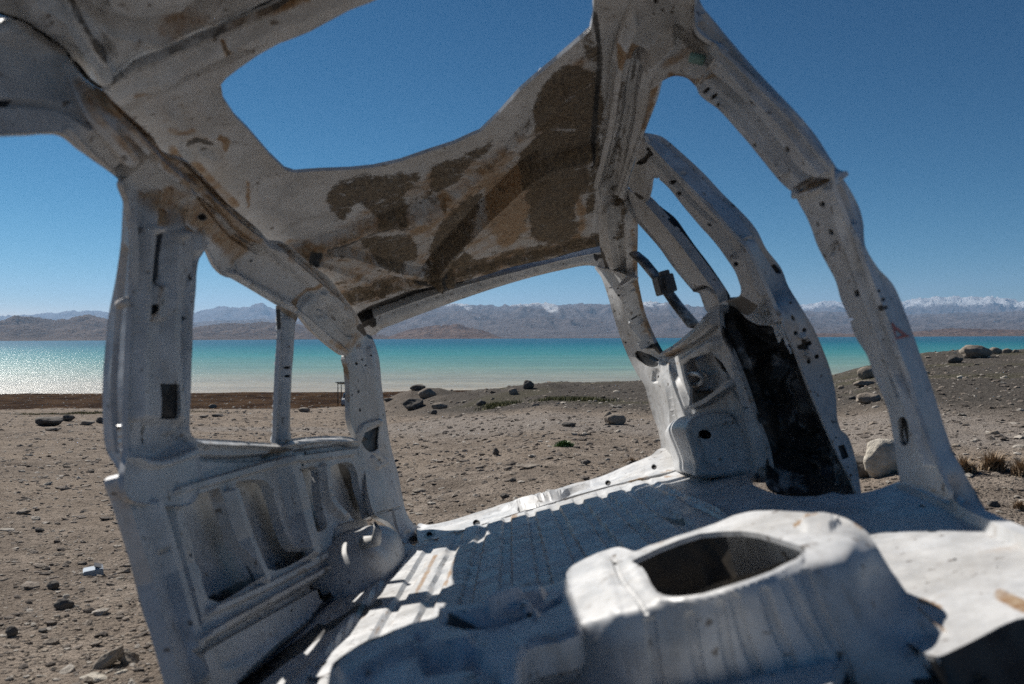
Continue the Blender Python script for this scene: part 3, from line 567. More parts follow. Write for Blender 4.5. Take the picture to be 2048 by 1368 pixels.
# ---- tail header beam
hb = [(718, 650), (732, 640), (770, 624), (850, 595), (950, 564), (1050, 538), (1120, 520), (1190, 505), (1212, 506), (1214, 534), (1204, 536), (1180, 530), (1150, 533), (1050, 557), (950, 588), (850, 624), (790, 647), (768, 655), (755, 664), (745, 670), (728, 668)]
panel('tail_header', hb, Surf(ctrl=[(732, 640, 'L', 3.96), (1190, 505, 'L', 3.96), (950, 588, 'L', 4.04), (768, 655, 'L', 4.04), (1150, 533, 'L', 4.04)]), VAN, step=5, thick=.05, rim=(5, .004), base=(0, .2, 0),
      relief=[('s', [(745, 645), (850, 607), (950, 575), (1050, 547), (1190, 516)], 8, .012)], mask=[('s', [(718, 650), (745, 640)], 14, (0, .3, .8)), ('s', [(1190, 510), (1212, 515)], 8, (.1, .3, .8)), ('s', [(760, 655), (775, 645)], 5, (0, .6, .3)), ('s', [(745, 640), (900, 585), (1100, 530)], 5, (.1, .3, .4))])

# ================================================================== right side
rr = [(1263, 0), (1236, 79), (1222, 127), (1215, 189), (1202, 241), (1191, 309), (1183, 371), (1196, 375), (1198, 440), (1202, 500), (1212, 536), (1212, 536), (1240, 545), (1272, 556), (1272, 556), (1271, 518), (1270, 440), (1250, 402), (1253, 378), (1263, 344), (1287, 271), (1311, 206), (1322, 162), (1322, 162), (1349, 151), (1377, 156), (1397, 175), (1397, 175), (1442, 100), (1391, 58), (1397, -40), (1420, -150), (1300, -160), (1290, -90)]
rr_c = [(1263, 0, 'H', 1.34), (1236, 79, 'H', 1.33), (1202, 241, 'H', 1.31), (1183, 371, 'H', 1.27), (1198, 440, 'L', 3.5), (1212, 536, 'L', 3.98), (1322, 162, 'S'), (1287, 271, 'S'), (1263, 344, 'S'), (1270, 440, 'S'), (1272, 540, 'L', 3.7), (1397, 175, 'S'), (1442, 100, 'S'), (1391, 58, 'H', 1.30), (1420, -150, 'H', 1.30), (1300, -160, 'H', 1.36)]
panel('roof_rail', rr, Surf(ctrl=rr_c, F0=SR), VAN, step=5, thick=.014, rim=(5, .004), base=(0, .22, 0),
      relief=[('s', [(1262, 30), (1242, 90), (1228, 200), (1210, 300), (1196, 372)], 11, .018), ('s', [(1280, 110), (1262, 180), (1255, 240), (1236, 320), (1222, 372)], 15, -.018), ('s', [(1322, 80), (1350, 65), (1290, 120)], 12, .012), ('s', [(1275, 128), (1300, 110), (1345, 70)], 9, .014),
              ('s', [(1312, 165), (1300, 230), (1270, 320), (1245, 400)], 10, .012), ('s', [(1215, 400), (1262, 402)], 10, -.016), ('s', [(1216, 420), (1222, 480), (1230, 530)], 9, .014), ('s', [(1236, 420), (1242, 480), (1250, 540)], 8, -.012), ('s', [(1260, 425), (1262, 480), (1266, 545)], 9, .014), ('s', [(1355, 60), (1400, 100), (1430, 140)], 12, -.01)],
      mask=[('p', [(1232, 82), (1280, 92), (1272, 118), (1234, 120)], 5, (0, 1.0, 0)), ('s', [(1312, 170), (1300, 220), (1290, 250)], 10, (0, .8, 0)), ('s', [(1205, 230), (1196, 300), (1190, 370)], 14, (.45, .4, .1)), ('s', [(1245, 170), (1235, 280), (1215, 360)], 14, (.45, .2, .1)), ('s', [(1218, 390), (1245, 420), (1240, 470)], 22, (.55, .2, .3)), ('s', [(1268, 440), (1271, 540)], 5, (0, .8, 0)),
            ('s', [(1215, 395), (1255, 412)], 7, (.3, .3, .5)), ('s', [(1330, 130), (1380, 100)], 16, (0, .6, 0)), ('s', [(1200, 500), (1210, 530)], 9, (0, .2, 1)), ('s', [(1340, 150), (1400, 165)], 12, (0, .75, 0))],
      holes=[ell(1253, 295, 2.2, 1.6), ell(1254, 303, 2.2, 1.6), ell(1251, 311, 2.6, 1.6), ell(1344, 25, 5, 3), ell(1325, 20, 3.5, 3), ell(1312, 3, 5, 5), ell(1362, 142, 2.6, 2.2), ell(1256, 493, 2.5, 1.5), ell(1256, 507, 2.5, 1.5)])
# near (door) pillar, right: inner face and jamb
jb = [(1391, 58), (1442, 100), (1511, 165), (1580, 234), (1631, 296), (1662, 333), (1665, 361), (1683, 412), (1700, 454), (1713, 478), (1733, 538), (1761, 611), (1777, 651), (1793, 699), (1817, 756), (1833, 812), (1854, 872), (1874, 924), (1888, 955)]
inn = [(1397, 175), (1442, 220), (1494, 278), (1528, 320), (1562, 361), (1590, 388), (1604, 412), (1624, 450), (1638, 490), (1673, 559), (1685, 599), (1703, 639), (1713, 671), (1737, 711), (1753, 756), (1777, 812), (1789, 872), (1797, 924), (1803, 965)]
rp = [(1442, 100), (1442, 100)]+jb[2:]+[(1900, 985), (1896, 1000), (1850, 980), (1803, 968), (1803, 968)]+inn[::-1]
dots = [(820-3, 552)]
rph = [T3(825, 553), T3(862, 596), T3(780, 518), T3(1018, 605), T3(1075, 828), T3(1117, 888), T3(1150, 935), T3(1182, 980), T3(1140, 812)]
panel('door_pillar', rp, Surf(SR), VAN, step=4.5, thick=.006, deep=.012, rim=(5, .004), base=(0, .12, 0),
      holes=[ell(*p, 3.4, 4.2, -30) for p in rph]+[ell(*T3(1235, 870), 4, 7, -20), ell(*T3(1438, 1188), 6, 5), ell(*T3(1415, 1305), 2.6, 5, -20), ell(*T3(1487, 1348), 4, 7, -20), ell(*T5(1275, 35), 4, 7, -20), ell(*T5(1400, 340), 4.5, 8, -15), ell(*T5(1480, 480), 4, 7, -20), ell(*T5(1378, 468), 3, 4), ell(1785, 728, 3, 7, -10),
             [(1797, 838), (1806, 833), (1814, 842), (1817, 864), (1817, 884), (1810, 892), (1801, 887), (1797, 862)]],
      relief=[('s', [(1405, 140), (1480, 205), (1540, 275), (1600, 350), (1650, 372)], 9, -.012), ('s', [(1440, 112), (1505, 178), (1573, 248), (1622, 308), (1652, 344)], 5, .010), ('s', [(1385, 160), (1450, 210), (1520, 285), (1570, 345)], 8, .008), ('s', [(1590, 384), (1620, 365), (1662, 366)], 9, -.014), ('s', [(1604, 385), (1640, 372)], 6, .01),
              ('s', [(1510, 205), (1496, 212)], 8, -.012), ('s', [(1672, 487), (1662, 495), (1664, 505)], 6, -.010), ('s', [(1668, 380), (1690, 450), (1706, 490), (1730, 560), (1754, 630), (1780, 700), (1812, 775), (1838, 850), (1864, 930)], 5, .010), ('s', [(1690, 500), (1716, 570), (1740, 640), (1770, 720), (1796, 790)], 6, -.006)],
      mask=[('p', [(1390, 110), (1420, 120), (1430, 150), (1400, 165), (1375, 150)], 10, (0, .7, 0)), ('s', [(1395, 150), (1440, 160)], 9, (0, .8, .1)), ('s', [(1590, 384), (1625, 372), (1660, 366)], 6, (0, .8, .3)), ('s', [(1890, 990), (1850, 975)], 8, (0, .6, .2)), ('p', [(1735, 585), (1750, 600), (1752, 650), (1725, 640), (1722, 605)], 8, (.15, .2, 0))])
oj = [(1399, 7), (1425, 45), (1494, 127), (1555, 192), (1614, 254), (1659, 320), (1686, 364), (1714, 412), (1724, 447), (1725, 470), (1729, 498), (1753, 538), (1777, 563), (1793, 591), (1813, 643), (1833, 699), (1854, 756), (1874, 820), (1898, 892), (1926, 948), (1955, 996), (1968, 1024)]
op = [(1391, -30), (1399, 7)]+oj[1:]+[(1930, 1015), (1896, 992)]+jb[::-1]
oc = [(p[0], p[1], 'S') for p in jb[::3]]+[(1399, 7, 'L', 1.98), (1494, 127, 'L', 1.98), (1614, 254, 'L', 1.93), (1714, 412, 'L', 1.88), (1777, 563, 'L', 1.86), (1833, 699, 'L', 1.83), (1898, 892, 'L', 1.80), (1968, 1024, 'L', 1.72), (1896, 992, 'L', 1.80)]
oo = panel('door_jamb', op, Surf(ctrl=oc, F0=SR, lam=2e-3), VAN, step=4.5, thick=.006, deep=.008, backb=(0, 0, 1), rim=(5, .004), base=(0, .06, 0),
      relief=[('s', [(1405, 50), (1480, 130), (1560, 215), (1630, 300), (1680, 380), (1706, 440)], 8, -.012), ('s', [(1408, 30), (1500, 138), (1600, 245)], 6, .008), ('s', [(1655, 345), (1680, 360)], 7, -.0035)],
      holes=[ell(1758, 582, 3.5, 4), ell(1766, 599, 4.4, 4.4), ell(1771, 615, 4.4, 4.4)], mask=[('s', [(1757, 611), (1763, 619)], 6, (0, 0, .8))])
# warning triangle printed on the jamb: three flat bars
SJ = Surf(ctrl=oc, F0=SR, lam=2e-3)
tr = m(T5, (1578, 488), (1660, 552), (1585, 578))
def strip(name, pts, w, surf, parent, mat, off=.003):
    P = catmull(pts, False, 5.); T = np.gradient(P, axis=0); T /= np.linalg.norm(T, axis=1)[:, None]; Nn = np.c_[-T[:, 1], T[:, 0]]
    A = surf.pos(P+Nn*w/2); B = surf.pos(P-Nn*w/2); vd = CV-A; vd /= np.linalg.norm(vd, axis=1)[:, None]
    X = np.r_[A+vd*off, B+vd*off]; n = len(P); F = [(i, i+1, n+i+1, n+i) for i in range(n-1)]
    return mesh_obj(name, X, F, mat, parent, False)
from mathutils.bvhtree import BVHTree
BV = BVHTree.FromPolygons([v.co for v in oo.data.vertices], [list(q.vertices) for q in oo.data.polygons])
X = []; F = []
for i in range(3):
    a, b = np.array(tr[i]), np.array(tr[(i+1) % 3]); d = (b-a)/np.linalg.norm(b-a); nn = np.array([-d[1], d[0]])
    cc = sum(np.array(q) for q in tr)/3
    if np.dot(nn, cc-a) < 0: nn = -nn
    q = [a-d*3, b+d*3, b+nn*5.5-d*5, a+nn*5.5+d*5]; XX = []
    for rr_ in rays(q):
        hh, _, _, dd_ = BV.ray_cast(Vector(CV), Vector(rr_).normalized(), 9); XX.append(np.array(hh if hh is not None else SJ.pos([q[0]])[0])-nrm(rr_)*(.004+i*.0006))
    k = len(X); X += XX; F.append((k, k+1, k+2, k+3))
wt = mesh_obj('warning_triangle', np.array(X), F, RED, oo, False); tag(wt, 'faded red printed triangle')
P0 = Surf(SR).pos([(1598, 389)])[0]; tube('chrome_clip', [P0+np.array([.005,0,0]), P0+np.array([-.016, .0, .003])], [.012, .010], VAN, PAINT, 8)
P0 = Surf(SR).pos([(1405, 117)])[0]; tube('green_cable_tag', [P0+np.array([-.03, 0, .012]), P0+np.array([.0, -.01, -.01])], [.014, .014], VAN, simple('pale_green_plastic', (.20, .33, .28), .5), 6)

# far (sliding door) pillar, right: arch inner face, jamb, black well
cjb = m(TC, (350, 150), (450, 260), (600, 410), (750, 560), (850, 670), (940, 770), (1000, 840))+m(T5, (900, 200), (960, 330), (1000, 420), (1040, 520), (1100, 650), (1150, 780), (1200, 900), (1250, 1020), (1310, 1150), (1370, 1270), (1400, 1340))
cin = [(1258, 372), (1289, 404), (1300, 385), (1305, 358), (1317, 356), (1340, 376), (1370, 414), (1405, 455), (1434, 487), (1457, 519), (1472, 542), (1481, 566), (1484, 580), (1479, 592)]
ci = [(1285, 270), (1299, 290)]+cjb[1:10]+[(1560, 640), (1530, 650), (1500, 640), (1470, 612), (1440, 606), (1479, 592)]+cin[::-1][1:]+[(1258, 367), (1273, 317)]
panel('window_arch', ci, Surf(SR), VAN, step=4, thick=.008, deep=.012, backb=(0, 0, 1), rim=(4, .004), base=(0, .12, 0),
      holes=[ell(*TC(487, 397), 5, 3, 40), ell(*TC(537, 470), 5, 3.6, 30), ell(*TC(405, 366), 2.2, 2.2), ell(*TC(742, 683), 5, 2.2, 40), ell(*TC(930, 952), 5, 5), ell(*TC(1047, 1048), 2.2, 5, -30), ell(*T5(885, 262), 2, 5, -30), m(TC, (315, 150), (345, 165), (355, 200), (335, 225), (310, 262), (270, 275), (245, 262), (275, 235), (312, 205))],
      relief=[('s', m(TC, (330, 190), (460, 330), (620, 520), (760, 650), (930, 800)), 6, -.010), ('p', m(TC, (740, 640), (930, 790), (960, 900), (880, 900), (800, 760)), 5, -.012), ('s', m(TC, (930, 800), (1000, 830)), 5, -.01), ('s', m(TC, (980, 860), (1040, 980), (1120, 1150)), 6, .008)],
      mask=[('s', m(TC, (930, 790), (960, 810)), 8, (0, .5, .5)), ('s', [(1470, 600), (1530, 635)], 22, (.1, 0, 1)), ('s', m(TC, (300, 180), (330, 240)), 8, (.1, 0, .5)), ('s', m(TC, (240, 470), (290, 500)), 6, (.1, .2, .8))])
cjo = m(TC, (290, 66), (340, 65), (430, 90), (560, 200), (700, 330), (850, 490), (1000, 640), (1070, 730), (1130, 850), (1231, 980))+m(T5, (1060, 310), (1120, 410), (1180, 510), (1230, 620), (1270, 730), (1295, 850), (1300, 950), (1320, 1020), (1350, 1045), (1375, 1100), (1400, 1200), (1420, 1335))
cj = cjo+[(1714, 993), (1714, 993)]+cjb[::-1][1:]+[(1290, 285)]
cc = [(p[0], p[1], 'S') for p in cjb[:11:3]]+[(1540, 600, 'L', 2.6), (1592, 711, 'L', 2.60), (1632, 812, 'L', 2.58), (1677, 912, 'L', 2.55), (1713, 989, 'L', 2.5), (1290, 270, 'L', 2.72), (1364, 308, 'L', 2.68), (1449, 393, 'L', 2.64), (1530, 499, 'L', 2.6), (1576, 575, 'L', 2.6), (1644, 699, 'L', 2.6), (1673, 832, 'L', 2.58), (1703, 892, 'L', 2.55), (1721, 985, 'L', 2.5)]
SCJ = Surf(ctrl=cc, F0=SR, lam=1e-3)
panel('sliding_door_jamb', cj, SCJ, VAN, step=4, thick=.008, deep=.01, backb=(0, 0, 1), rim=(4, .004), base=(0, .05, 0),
      holes=[ell(*T5(1085, 462), 3.4, 6.5, -25), ell(*T5(1072, 386), 2.8, 2.8), ell(*T5(1098, 538), 4.6, 4.6), ell(*T5(1142, 523), 4.6, 4.6), ell(*T5(1163, 680), 4.6, 4.6), ell(*T5(1203, 655), 4.8, 4.8), m(T5, (1105, 600), (1128, 590), (1125, 570), (1145, 565), (1150, 580), (1172, 575), (1180, 592), (1160, 605), (1130, 620), (1110, 620)),
             [T5(1308, 1100), T5(1308, 1100), T5(1340, 1092), T5(1340, 1092), T5(1364, 1155), T5(1364, 1155), T5(1330, 1168), T5(1330, 1168)], ell(*T5(1298, 1058), 2, 2), ell(*T5(1358, 1205), 2, 2), ell(*T5(1372, 1246), 2.6, 3.4), ell(*T5(885, 262), 1, 1)],
      relief=[('s', m(TC, (420, 110), (560, 220), (700, 350), (860, 520), (1000, 670), (1100, 830), (1210, 1000)), 4, -.010), ('s', [T5(1145, 610), T5(1175, 640), T5(1165, 655), T5(1150, 640)], 5, .008), ('s', [T5(1118, 555), T5(1135, 545), T5(1150, 560)], 4, .008), ('s', m(TC, (560, 330), (575, 335)), 5, -.005), ('s', m(TC, (960, 770), (1050, 780)), 5, -.003)],
      mask=[('s', m(TC, (560, 320), (572, 340)), 4, (0, .7, .2)), ('s', m(TC, (705, 465), (720, 478)), 5, (0, .7, .2)), ('s', m(T5, (1040, 420), (1090, 415)), 9, (0, .22, 0)), ('s', m(TC, (1190, 960), (1231, 1010)), 5, (0, 0, 1))])
# black well of the pillar: a deep pan behind the jamb
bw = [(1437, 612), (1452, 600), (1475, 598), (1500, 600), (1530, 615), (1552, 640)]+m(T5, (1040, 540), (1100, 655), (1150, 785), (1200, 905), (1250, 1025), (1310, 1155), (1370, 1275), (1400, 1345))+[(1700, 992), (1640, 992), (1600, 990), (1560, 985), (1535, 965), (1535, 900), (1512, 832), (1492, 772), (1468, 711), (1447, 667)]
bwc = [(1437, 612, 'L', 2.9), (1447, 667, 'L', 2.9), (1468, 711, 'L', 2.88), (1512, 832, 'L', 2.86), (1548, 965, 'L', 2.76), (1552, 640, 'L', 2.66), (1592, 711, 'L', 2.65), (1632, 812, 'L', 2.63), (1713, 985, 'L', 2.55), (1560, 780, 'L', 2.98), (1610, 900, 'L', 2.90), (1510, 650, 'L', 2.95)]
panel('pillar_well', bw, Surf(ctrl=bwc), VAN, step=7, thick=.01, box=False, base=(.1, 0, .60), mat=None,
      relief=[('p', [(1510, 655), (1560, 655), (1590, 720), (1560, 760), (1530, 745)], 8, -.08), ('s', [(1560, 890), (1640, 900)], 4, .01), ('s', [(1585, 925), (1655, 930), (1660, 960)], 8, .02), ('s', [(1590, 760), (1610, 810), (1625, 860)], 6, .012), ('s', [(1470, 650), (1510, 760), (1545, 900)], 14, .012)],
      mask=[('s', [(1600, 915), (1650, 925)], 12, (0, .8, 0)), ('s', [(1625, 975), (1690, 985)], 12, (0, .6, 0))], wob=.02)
# torn white edge hanging at the top of the well
tw = m(T5, (855, 455), (895, 425), (915, 395), (930, 365), (960, 380), (985, 385), (1000, 420), (1015, 450), (1035, 500), (1045, 560), (1075, 640), (1045, 600), (1030, 560), (1010, 590), (1000, 545), (985, 510), (965, 500), (950, 470), (935, 500), (915, 480), (905, 500), (885, 470), (860, 470))
panel('torn_white_liner', tw, Surf(ctrl=[(1500, 625, 'L', 2.50), (1520, 600, 'L', 2.47), (1570, 690, 'L', 2.47)]), VAN, mat=LINER, edge=0, step=4, thick=.006, box=False, rfun=lambda X, V: (fbm(V[:, 0]/7, V[:, 1]/7, 3, 8)-.5)*.05)

print('LINER', [o for o in bpy.data.objects if 'liner' in o.name][0].data.polygons[:].__len__(), np.array([v.co[:] for v in bpy.data.objects['torn_white_liner'].data.vertices]).mean(0))
# window channel with black seal, and far rail with clip
wc = m(TC, (165, 530), (250, 650), (400, 820), (500, 960), (600, 1080), (650, 1135), (690, 1145), (730, 1250), (790, 1330), (830, 1300), (830, 1240), (810, 1150), (760, 1080), (650, 930), (550, 800), (400, 620), (310, 520), (200, 430), (180, 450))
wcc = [(1260, 385, 'S'), (1330, 480, 'S'), (1396, 583, 'S'), (1440, 600, 'S'), (1390, 522, 'S'), (1430, 640, 'S')]
wch = panel('window_channel', wc, Surf(ctrl=wcc, F0=side(1, .01)), VAN, step=4.5, thick=.03, rim=(3.5, .008), base=(0, .05, 0), relief=[('s', m(TC, (180, 560), (300, 700), (420, 840), (540, 1010), (640, 1120)), 3, -.01), ('s', m(TC, (650, 1120), (720, 1110), (790, 1150)), 4, -.014)], mask=[('s', m(TC, (640, 1130), (700, 1120)), 6, (0, .5, .5))])
bs = m(TC, (362, 585), (375, 572), (388, 585), (480, 660), (600, 830), (720, 990), (850, 1190), (830, 1225), (790, 1150), (700, 1000), (600, 870), (480, 720))
panel('rubber_seal', bs, Surf(ctrl=wcc, F0=side(1, .03)), wch, step=5, thick=.025, mat=RUBBER, wob=.001)
SB = Surf(SR)
P = SB.pos(m(TC, (235, 880), (295, 930), (410, 1070), (530, 1235), (640, 1370)))
fr = tube('far_window_rail', P, [.030, .032, .034, .037, .038], VAN, PAINT, 8, .45, base=(.1, .3, .52))
P = SB.pos(m(TC, (405, 1110), (480, 1075))); vd = nrm(P[1]-P[0])
cl = bmesh.new()
def addbox(bm, M, sx, sy, sz, bev=.003):
    r = bmesh.ops.create_cube(bm, size=1, matrix=M @ Matrix.Diagonal((sx, sy, sz, 1)))
    if bev: bmesh.ops.bevel(bm, geom=list({e for v in r['verts'] for e in v.link_edges}), offset=bev, segments=2, affect='EDGES')
def bmobj(name, bm, mat, parent=None, smooth=False):
    me = bpy.data.meshes.new(name); bm.to_mesh(me); bm.free(); me.materials.append(mat)
    if smooth: me.polygons.foreach_set('use_smooth', [True]*len(me.polygons))
    o = bpy.data.objects.new(name, me); COL.objects.link(o)
    if parent: o.parent = parent
    return o
mid = (P[0]+P[1])/2
Mx = Matrix.Translation(Vector(mid)) @ Vector(vd).to_track_quat('X', 'Z').to_matrix().to_4x4()
addbox(cl, Mx, .085, .07, .075); addbox(cl, Mx @ Matrix.Translation((.05, 0, .0)), .03, .03, .05); addbox(cl, Mx @ Matrix.Translation((.035, .0, .045)), .03, .04, .02)
bmobj('rail_clip', cl, GREYPL, fr)

# right tail pillar
rt = [(1190, 534), (1204, 536), (1212, 536), (1240, 545), (1272, 556), (1271, 563), (1287, 631), (1307, 679), (1323, 707), (1332, 720), (1345, 770), (1352, 820), (1358, 860), (1362, 900), (1362, 932), (1345, 934), (1332, 915), (1323, 905), (1323, 888), (1315, 852), (1301, 812), (1291, 772), (1275, 747), (1255, 707), (1234, 651), (1218, 595), (1204, 555)]
rtc = [(1204, 540, 'L', 4.02), (1234, 651, 'L', 4.04), (1275, 747, 'L', 4.05), (1315, 852, 'L', 4.04), (1335, 915, 'L', 4.0), (1272, 556, 'S'), (1287, 631, 'S'), (1323, 707, 'S'), (1345, 770, 'W', .74), (1360, 900, 'W', .70)]
panel('tail_pillar', rt, Surf(ctrl=rtc, F0=SR), VAN, step=5, thick=.014, rim=(4, .004), base=(0, .06, 0),
      relief=[('s', [(1258, 540), (1262, 565), (1272, 620), (1290, 665), (1305, 690)], 8, .03), ('s', [(1246, 560), (1256, 625), (1275, 680)], 5, -.01), ('s', [(1295, 712), (1318, 715)], 8, -.01), ('s', [(1330, 730), (1345, 800), (1352, 870)], 7, .01), ('s', [(1312, 745), (1310, 760)], 7, -.006), ('s', [(1337, 860), (1348, 890), (1350, 910)], 3, -.02)],
      holes=[m(T5, (300, 630), (330, 628), (370, 655), (410, 675), (412, 700), (375, 708), (335, 690), (300, 655)), ell(*T5(178, 312), 2, 1.6), ell(*T5(213, 315), 2, 1.8), ell(*T5(251, 327), 2.4, 3), ell(*T5(216, 350), 3, 2.6), ell(*T5(198, 428), 1.8, 1.8), ell(*T5(252, 585), 2, 2), ell(*T5(320, 443), 2, 2), ell(*T5(296, 455), 2, 3), ell(*T5(268, 105), 2.4, 1.6), ell(*T5(268, 138), 2.4, 1.6), ell(*T5(406, 755), 2.4, 2.4)],
      mask=[('s', [(1272, 560), (1290, 635), (1315, 690)], 5, (0, .8, .1)), ('s', m(T5, (400, 600), (430, 640)), 9, (0, .2, 1)), ('s', [(1200, 530), (1212, 536)], 5, (0, .1, .9)), ('s', m(T5, (360, 520), (400, 580)), 8, (0, .5, 0))])
# right quarter panel
qp = [(1323, 707), (1345, 692), (1363, 679), (1407, 638), (1420, 622), (1437, 612), (1447, 667), (1468, 711), (1492, 772), (1512, 832), (1535, 900), (1540, 960), (1500, 962), (1480, 950), (1440, 930), (1365, 935), (1362, 900), (1358, 860), (1352, 820), (1345, 770), (1332, 720)]
qpc = [(1323, 707, 'S'), (1363, 679, 'S'), (1420, 622, 'S'), (1437, 612, 'L', 2.9), (1468, 711, 'L', 2.88), (1512, 832, 'L', 2.86), (1540, 955, 'L', 2.84), (1345, 770, 'W', .74), (1360, 900, 'W', .70), (1450, 880, 'S', side(1, .0))]
q1 = m(T5, (540, 690), (600, 660), (690, 630), (735, 690), (780, 765), (740, 785), (690, 830), (640, 870), (600, 900), (585, 895), (572, 810), (550, 760))
panel('quarter_panel', qp, Surf(ctrl=qpc, F0=SR), VAN, step=5, thick=.012, box=False, base=(0, .14, 0), rim=(4, .004), holes=[q1, ell(*T5(458, 685), 2, 2), ell(*T5(488, 605), 1.8, 4, 15), ell(*T5(870, 905), 1.6, 2.4)],
      relief=[('s', m(T5, (430, 640), (560, 560), (700, 430)), 9, .012), ('s', m(T5, (440, 665), (600, 590), (720, 500)), 6, -.014), ('p', m(T5, (530, 680), (700, 560), (760, 570), (700, 620), (600, 670)), 6, .018), ('s', m(T5, (700, 450), (770, 600), (840, 800), (900, 1000), (950, 1200)), 7, .016), ('s', m(T5, (600, 900), (680, 870), (790, 790)), 8, .02), ('s', m(T5, (790, 830), (840, 900), (870, 980)), 4, -.010), ('s', m(T5, (470, 710), (520, 800), (560, 900)), 7, .01)],
      mask=[('s', m(T5, (430, 660), (560, 590)), 6, (0, .6, 0)), ('s', m(T5, (450, 690), (530, 690)), 6, (0, .5, .2))])
qo = m(T5, (500, 640), (700, 600), (830, 760), (700, 900), (640, 960), (600, 980), (560, 860), (520, 760))
panel('quarter_skin', qo, Surf(side(1, .07)), VAN, step=7, thick=.006, box=False, base=(0, .15, 0), relief=[('s', m(T5, (640, 660), (670, 740), (680, 800), (640, 820)), 5, .02), ('s', m(T5, (700, 640), (740, 700), (770, 770)), 4, -.02)], mask=[('p', m(T5, (570, 800), (640, 810), (700, 830), (640, 880), (590, 900)), 6, (0, 0, 1)), ('s', m(T5, (700, 650), (775, 770)), 4, (0, 0, 1)), ('o', (*T5(575, 970), 14, 14), .3, (0, .9, 0))])
cy_, cx_ = T5(595, 768)[1], T5(595, 768)[0]
ringp = Surf(ctrl=[(cx_, cy_, 'W', .80), (cx_+10, cy_, 'W', .80), (cx_, cy_+10, 'W', .805)]).pos([(cx_+16.5*math.cos(a), cy_+12*math.sin(a)) for a in np.linspace(0, 2*math.pi, 25)])
lr = tube('lamp_ring', ringp, .010, VAN, GLASSY, 7, cap=False)
cen = ringp[:-1].mean(0); bmx = bmesh.new(); vs = [bmx.verts.new(p+np.array([.03, .03, 0])) for p in ringp[:-1]]; c0 = bmx.verts.new(cen+np.array([.05, .05, -.01]))
for i in range(len(vs)): bmx.faces.new((vs[i], vs[(i+1) % len(vs)], c0))
bmobj('lamp_socket', bmx, PAINT, lr)
# right wheel arch box: front profile swept backwards
wf = m(T5, (612, 1252), (600, 1180), (580, 1110), (556, 1040), (552, 1005), (570, 970), (600, 945), (650, 930), (700, 922), (760, 930), (800, 960), (850, 1020), (900, 1080), (950, 1150), (960, 1215), (900, 1235), (760, 1250))
SFc = Surf(ctrl=[(1395, 952, 'L', 3.0), (1371, 856, 'L', 3.02), (1431, 822, 'L', 3.02), (1532, 932, 'L', 2.96)])
O = catmull(wf, True, 4.); V, F = tri(O, [catmull(ell(*T5(648, 1040), 14, 9, 10), True, 3.)], 6.)
X = SFc.pos(V); N = vnormals(X, F)
h = field(V, [('p', m(T5, (620, 1060), (700, 1000), (780, 990), (830, 1080), (820, 1170), (700, 1210), (640, 1180)), 8, -.018), ('s', m(T5, (640, 1130), (630, 1170), (640, 1210)), 4, .008)])+(fbm(V[:, 0]/25, V[:, 1]/25, 3, 9)-.5)*.01
dd = dpoly(V, O); h = h-.03*(1-sstep(0, 7, dd))**2
X = X+N*h[:, None]
ec = {}
for f in F:
    for a, b in ((f[0], f[1]), (f[1], f[2]), (f[2], f[0])): k = (min(a, b), max(a, b)); ec[k] = ec.get(k, 0)+1
be = np.array([k for k, c in ec.items() if c == 1]); mid = V[be].mean(1); be = be[dpoly(mid, O) < 1.]
vs = [X]; fs = F.tolist(); n0 = len(X); cur = X[be.ravel()]; vs.append(cur); prev = n0
rows = 8
for r_ in range(1, rows+1):
    L_ = .78*r_/rows; B2 = X[be.ravel()]+np.array([.0, L_, -.0])+np.array([.02, 0, -.02])*((r_/rows)**2)*3
    vs.append(B2); k = len(be)*2; b0 = n0+(r_-1)*k; b1 = n0+r_*k
    fs += [(b0+2*i, b0+2*i+1, b1+2*i+1, b1+2*i) for i in range(len(be))]
VV = np.concatenate(vs)
mesh_obj('wheel_arch', VV, fs, PAINT, VAN, True, {'mask': np.tile(np.array([0, .06, 0.]), (len(VV), 1))})

# ================================================================== engine cover and front step
cov_rear = [(1133, 1151), (1140, 1138), (1159, 1126), (1200, 1108), (1235, 1097), (1252, 1100), (1270, 1106), (1300, 1094), (1350, 1076), (1389, 1064), (1420, 1054), (1445, 1044), (1470, 1033), (1502, 1026), (1540, 1024), (1578, 1026), (1620, 1029), (1650, 1028), (1690, 1040), (1716, 1054), (1735, 1070), (1747, 1090), (1765, 1120), (1788, 1156), (1815, 1190), (1839, 1218), (1865, 1245), (1895, 1268)]
front = [(1880, 1312), (1900, 1345), (1900, 1420), (1880, 1600), (1880, 1600), (1000, 1600), (1000, 1600), (990, 1450), (1000, 1340), (1020, 1295), (1060, 1278), (1110, 1262), (1148, 1250), (1142, 1200)]
fold = [(1148, 1247), (1240, 1228), (1320, 1205), (1461, 1176), (1540, 1148), (1600, 1122), (1660, 1108), (1710, 1105)]
